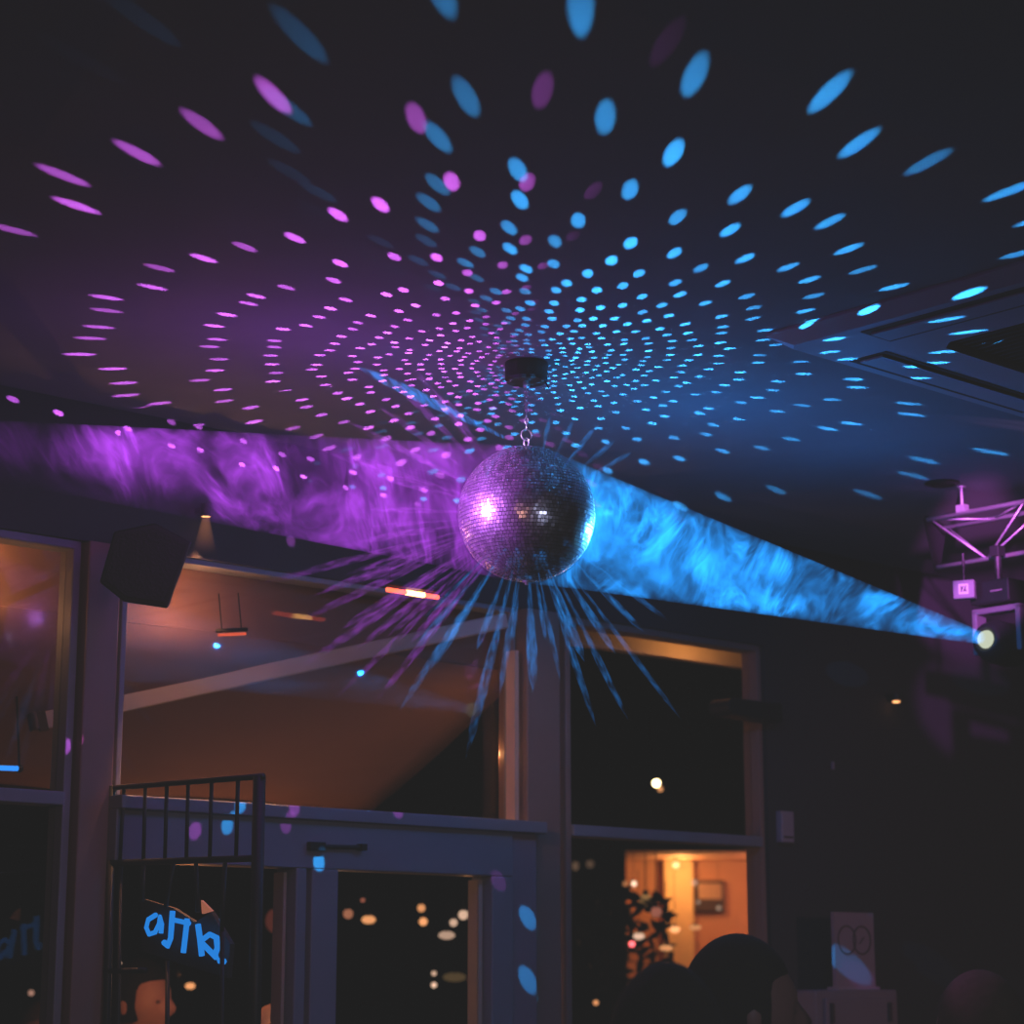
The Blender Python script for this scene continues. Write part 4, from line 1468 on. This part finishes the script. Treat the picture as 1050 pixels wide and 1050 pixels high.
gobo('purple_ball_reflections', gl + Vector((-0.026, -0.004, 0)), lp_dir, (0.72, 0.13, 0.95), 1.0, (-1, 0.1, 0), 8.0, 310, (-0.34, 0.30), 0.0068)
# added point lamps for a soft beam-coloured glow on the ceiling and walls
light('blue_glow', 'POINT', BC + lb_dir * 0.55 + Z * 0.03, 1.7, (0.005, 0.24, 1.0), shadow_soft_size=0.0)
light('blue_glow_far', 'POINT', BC + lb_dir * 1.1 + Z * 0.04, 1.1, (0.005, 0.24, 1.0), shadow_soft_size=0.0)
light('purple_glow', 'POINT', BC + lp_dir * 0.5 + Z * 0.03, 0.66, (0.42, 0.06, 0.95), shadow_soft_size=0.0)

# the two stage lamps themselves
o = aim(light('blue_stage_lamp', 'SPOT', BLUE_L + AIM * 0.012, 800, (0.08, 0.45, 1.0), spot_size=R_(9.9), spot_blend=0.2, shadow_soft_size=0.02), BC)
o = aim(light('purple_stage_lamp', 'SPOT', PURPLE_L, 300, (0.62, 0.18, 1.0), spot_size=R_(9.9), spot_blend=0.2, shadow_soft_size=0.035), BC)

aim(light('ring_fill', 'SPOT', PURPLE_L, 260, (0.75, 0.4, 1.0), spot_size=R_(2.6), spot_blend=0.5, shadow_soft_size=0.01), top + Z * 0.03)  # added narrow lamp brightening the ring above the ball
# single reflected squares on the walls, door and people
def wspot(px, py, o_, colr, e, ang=2.2):
    t = on_wall(px, py, o_)
    d = (t - BC).normalized()
    return aim(light('reflected_spot', 'SPOT', BC + d * (BR * 1.04), e * 2.2, colr, spot_size=R_(ang), spot_blend=0.35, shadow_soft_size=0.003), t)
BL_, PU_ = (0.02, 0.40, 1.0), (0.55, 0.10, 0.75)
for a in [(327, 884, .05, BL_, 50), (541, 937, .05, BL_, 55), (541, 1000, .05, BL_, 60), (240, 832, .05, BL_, 28), (233, 847, .05, BL_, 28), (868, 691, 0, BL_, 16), (1005, 697, 0, BL_, 16), (869, 988, .14, BL_, 60),
          (953, 988, 0, BL_, 10), (70, 763, 0, PU_, 30), (200, 852, .05, PU_, 15), (297, 835, .05, PU_, 12), (293, 846, .05, PU_, 9), (405, 837, .05, PU_, 12), (120, 815, .02, BL_, 14), (41, 858, 0, PU_, 12), (511, 903, .05, PU_, 8), (298, 555, 0, PU_, 30), (886, 1006, .14, PU_, 12)]:
    wspot(*a)
hd = at(713, 975, 3.74)
d = (hd - BC).normalized()
aim(light('reflected_spot', 'SPOT', BC + d * (BR * 1.04), 14, BL_, spot_size=R_(3.2), spot_blend=0.3, shadow_soft_size=0.003), hd)

hd = at(1010, 1005, 3.85)
d = (hd - BC).normalized()
aim(light('reflected_spot', 'SPOT', BC + d * (BR * 1.04), 16, (0.6, 0.2, 0.9), spot_size=R_(9), spot_blend=0.8, shadow_soft_size=0.003), hd)  # added wide purple lamp brightening the head
# magenta stage wash on the truss, from the left behind the camera
for tgt, an, en in (((1008, 545), 8.5, 520), ((1006, 628), 6.5, 200)):
    aim(light('magenta_wash', 'SPOT', (0.9, 3.6, 2.75), en, (0.85, 0.16, 1.0), spot_size=R_(an), spot_blend=0.6, shadow_soft_size=0.02), at(*tgt, 5.55))
# added unseen fill lamps for the room, cabinet wall and columns
aim(light('room_fill', 'SPOT', W(-1.6, 3.2, 2.2), 12, (0.60, 0.62, 0.98), spot_size=R_(62), spot_blend=0.7, shadow_soft_size=0.25), W(-0.7, 0, 1.75))
aim(light('cabinet_fill', 'SPOT', W(1.2, 3.6, 2.2), 23, (1.0, 0.50, 0.55), spot_size=R_(40), spot_blend=0.7, shadow_soft_size=0.15), W(1.75, 0, 1.8))
aim(light('column_warm_fill', 'SPOT', W(-2.6, 2.4, 2.3), 6, (1.0, 0.45, 0.28), spot_size=R_(60), spot_blend=0.7, shadow_soft_size=0.15), W(-0.7, 0, 2.0))
aim(light('column_fill', 'SPOT', W(-1.3, 0.8, 2.45), 9, (1.0, 0.50, 0.32), spot_size=R_(24), spot_blend=0.8, shadow_soft_size=0.05), W(S(548), 0.0, 2.3))
# wall downlight
aim(light('wall_downlight_beam', 'SPOT', pd - Z * 0.008, 40, (1.0, 0.42, 0.18), spot_size=R_(46), spot_blend=0.5, shadow_soft_size=0.008), pd - Z)
# outside warm lamps, with added fills for edge, door and face
light('street_warm_left', 'POINT', on_awning(200, 636, 0.07), 1.2, (1.0, 0.40, 0.20), shadow_soft_size=0.0)
light('street_warm_far_left', 'POINT', on_awning(10, 630, 0.07), 0.2, (1.0, 0.42, 0.18), shadow_soft_size=0.0)
for px, e in ((-5, 0.16), (205, 0.04), (738, 0.34)):
    aim(light('fascia_lamp', 'SPOT', W(S(px, -0.08, 600), -0.08, FZ + 0.01), e * 3, (1.0, 0.42, 0.12), spot_size=R_(165), spot_blend=0.4, shadow_soft_size=0.0), W(S(px, -0.08, 600), -1.0, FZ + 0.03))
light('edge_fill', 'POINT', W(S(505, -0.12), -0.12, 2.28), 0.3, (1.0, 0.42, 0.16), shadow_soft_size=0.0)  # added lamp brightening the orange column edge
light('door_fill', 'POINT', W(S(485, -0.2), -0.22, 1.9), 0.06, (1.0, 0.42, 0.16), shadow_soft_size=0.0)  # added lamp brightening the door edge strip
light('room_lamp', 'POINT', (hx(694), HY - 0.40, hz(897)), 5.5, (1.0, 0.50, 0.16), shadow_soft_size=0.0)
light('room_lamp_right', 'POINT', (hx(790), HY - 0.6, hz(915)), 7, (1.0, 0.42, 0.22), shadow_soft_size=0.0)
light('face_fill', 'POINT', at(185, 1000, 6.1), 2.6, (1.0, 0.33, 0.12), shadow_soft_size=0.0)  # added lamp for the orange light on the face
light('head_lamp', 'POINT', at(320, 985, 5.8), 1.0, (1.0, 0.5, 0.28), shadow_soft_size=0.0)

# ------------------------------------------------------------------ world, focus, colour management
w = bpy.data.worlds.new('night'); sc.world = w; w.use_nodes = True
w.node_tree.nodes['Background'].inputs[0].default_value = (0.3, 0.3, 0.42, 1)
w.node_tree.nodes['Background'].inputs[1].default_value = 0.0015
cd.dof.use_dof = True
cd.dof.focus_distance = (BC - CAM).length - BR * 0.6
cd.dof.aperture_fstop = 2.5
vs = sc.view_settings
vs.view_transform = 'Standard'
vs.look = 'None'
vs.use_curve_mapping = True
cm = vs.curve_mapping
cv = cm.curves[3]
cv.points[0].location = (0.0, 0.0137)
cv.points[1].location = (1.0, 1.0)
cm.update()
sc.cycles.use_denoising = True
sc.cycles.transparent_max_bounces = 64
sc.cycles.volume_max_steps = 512
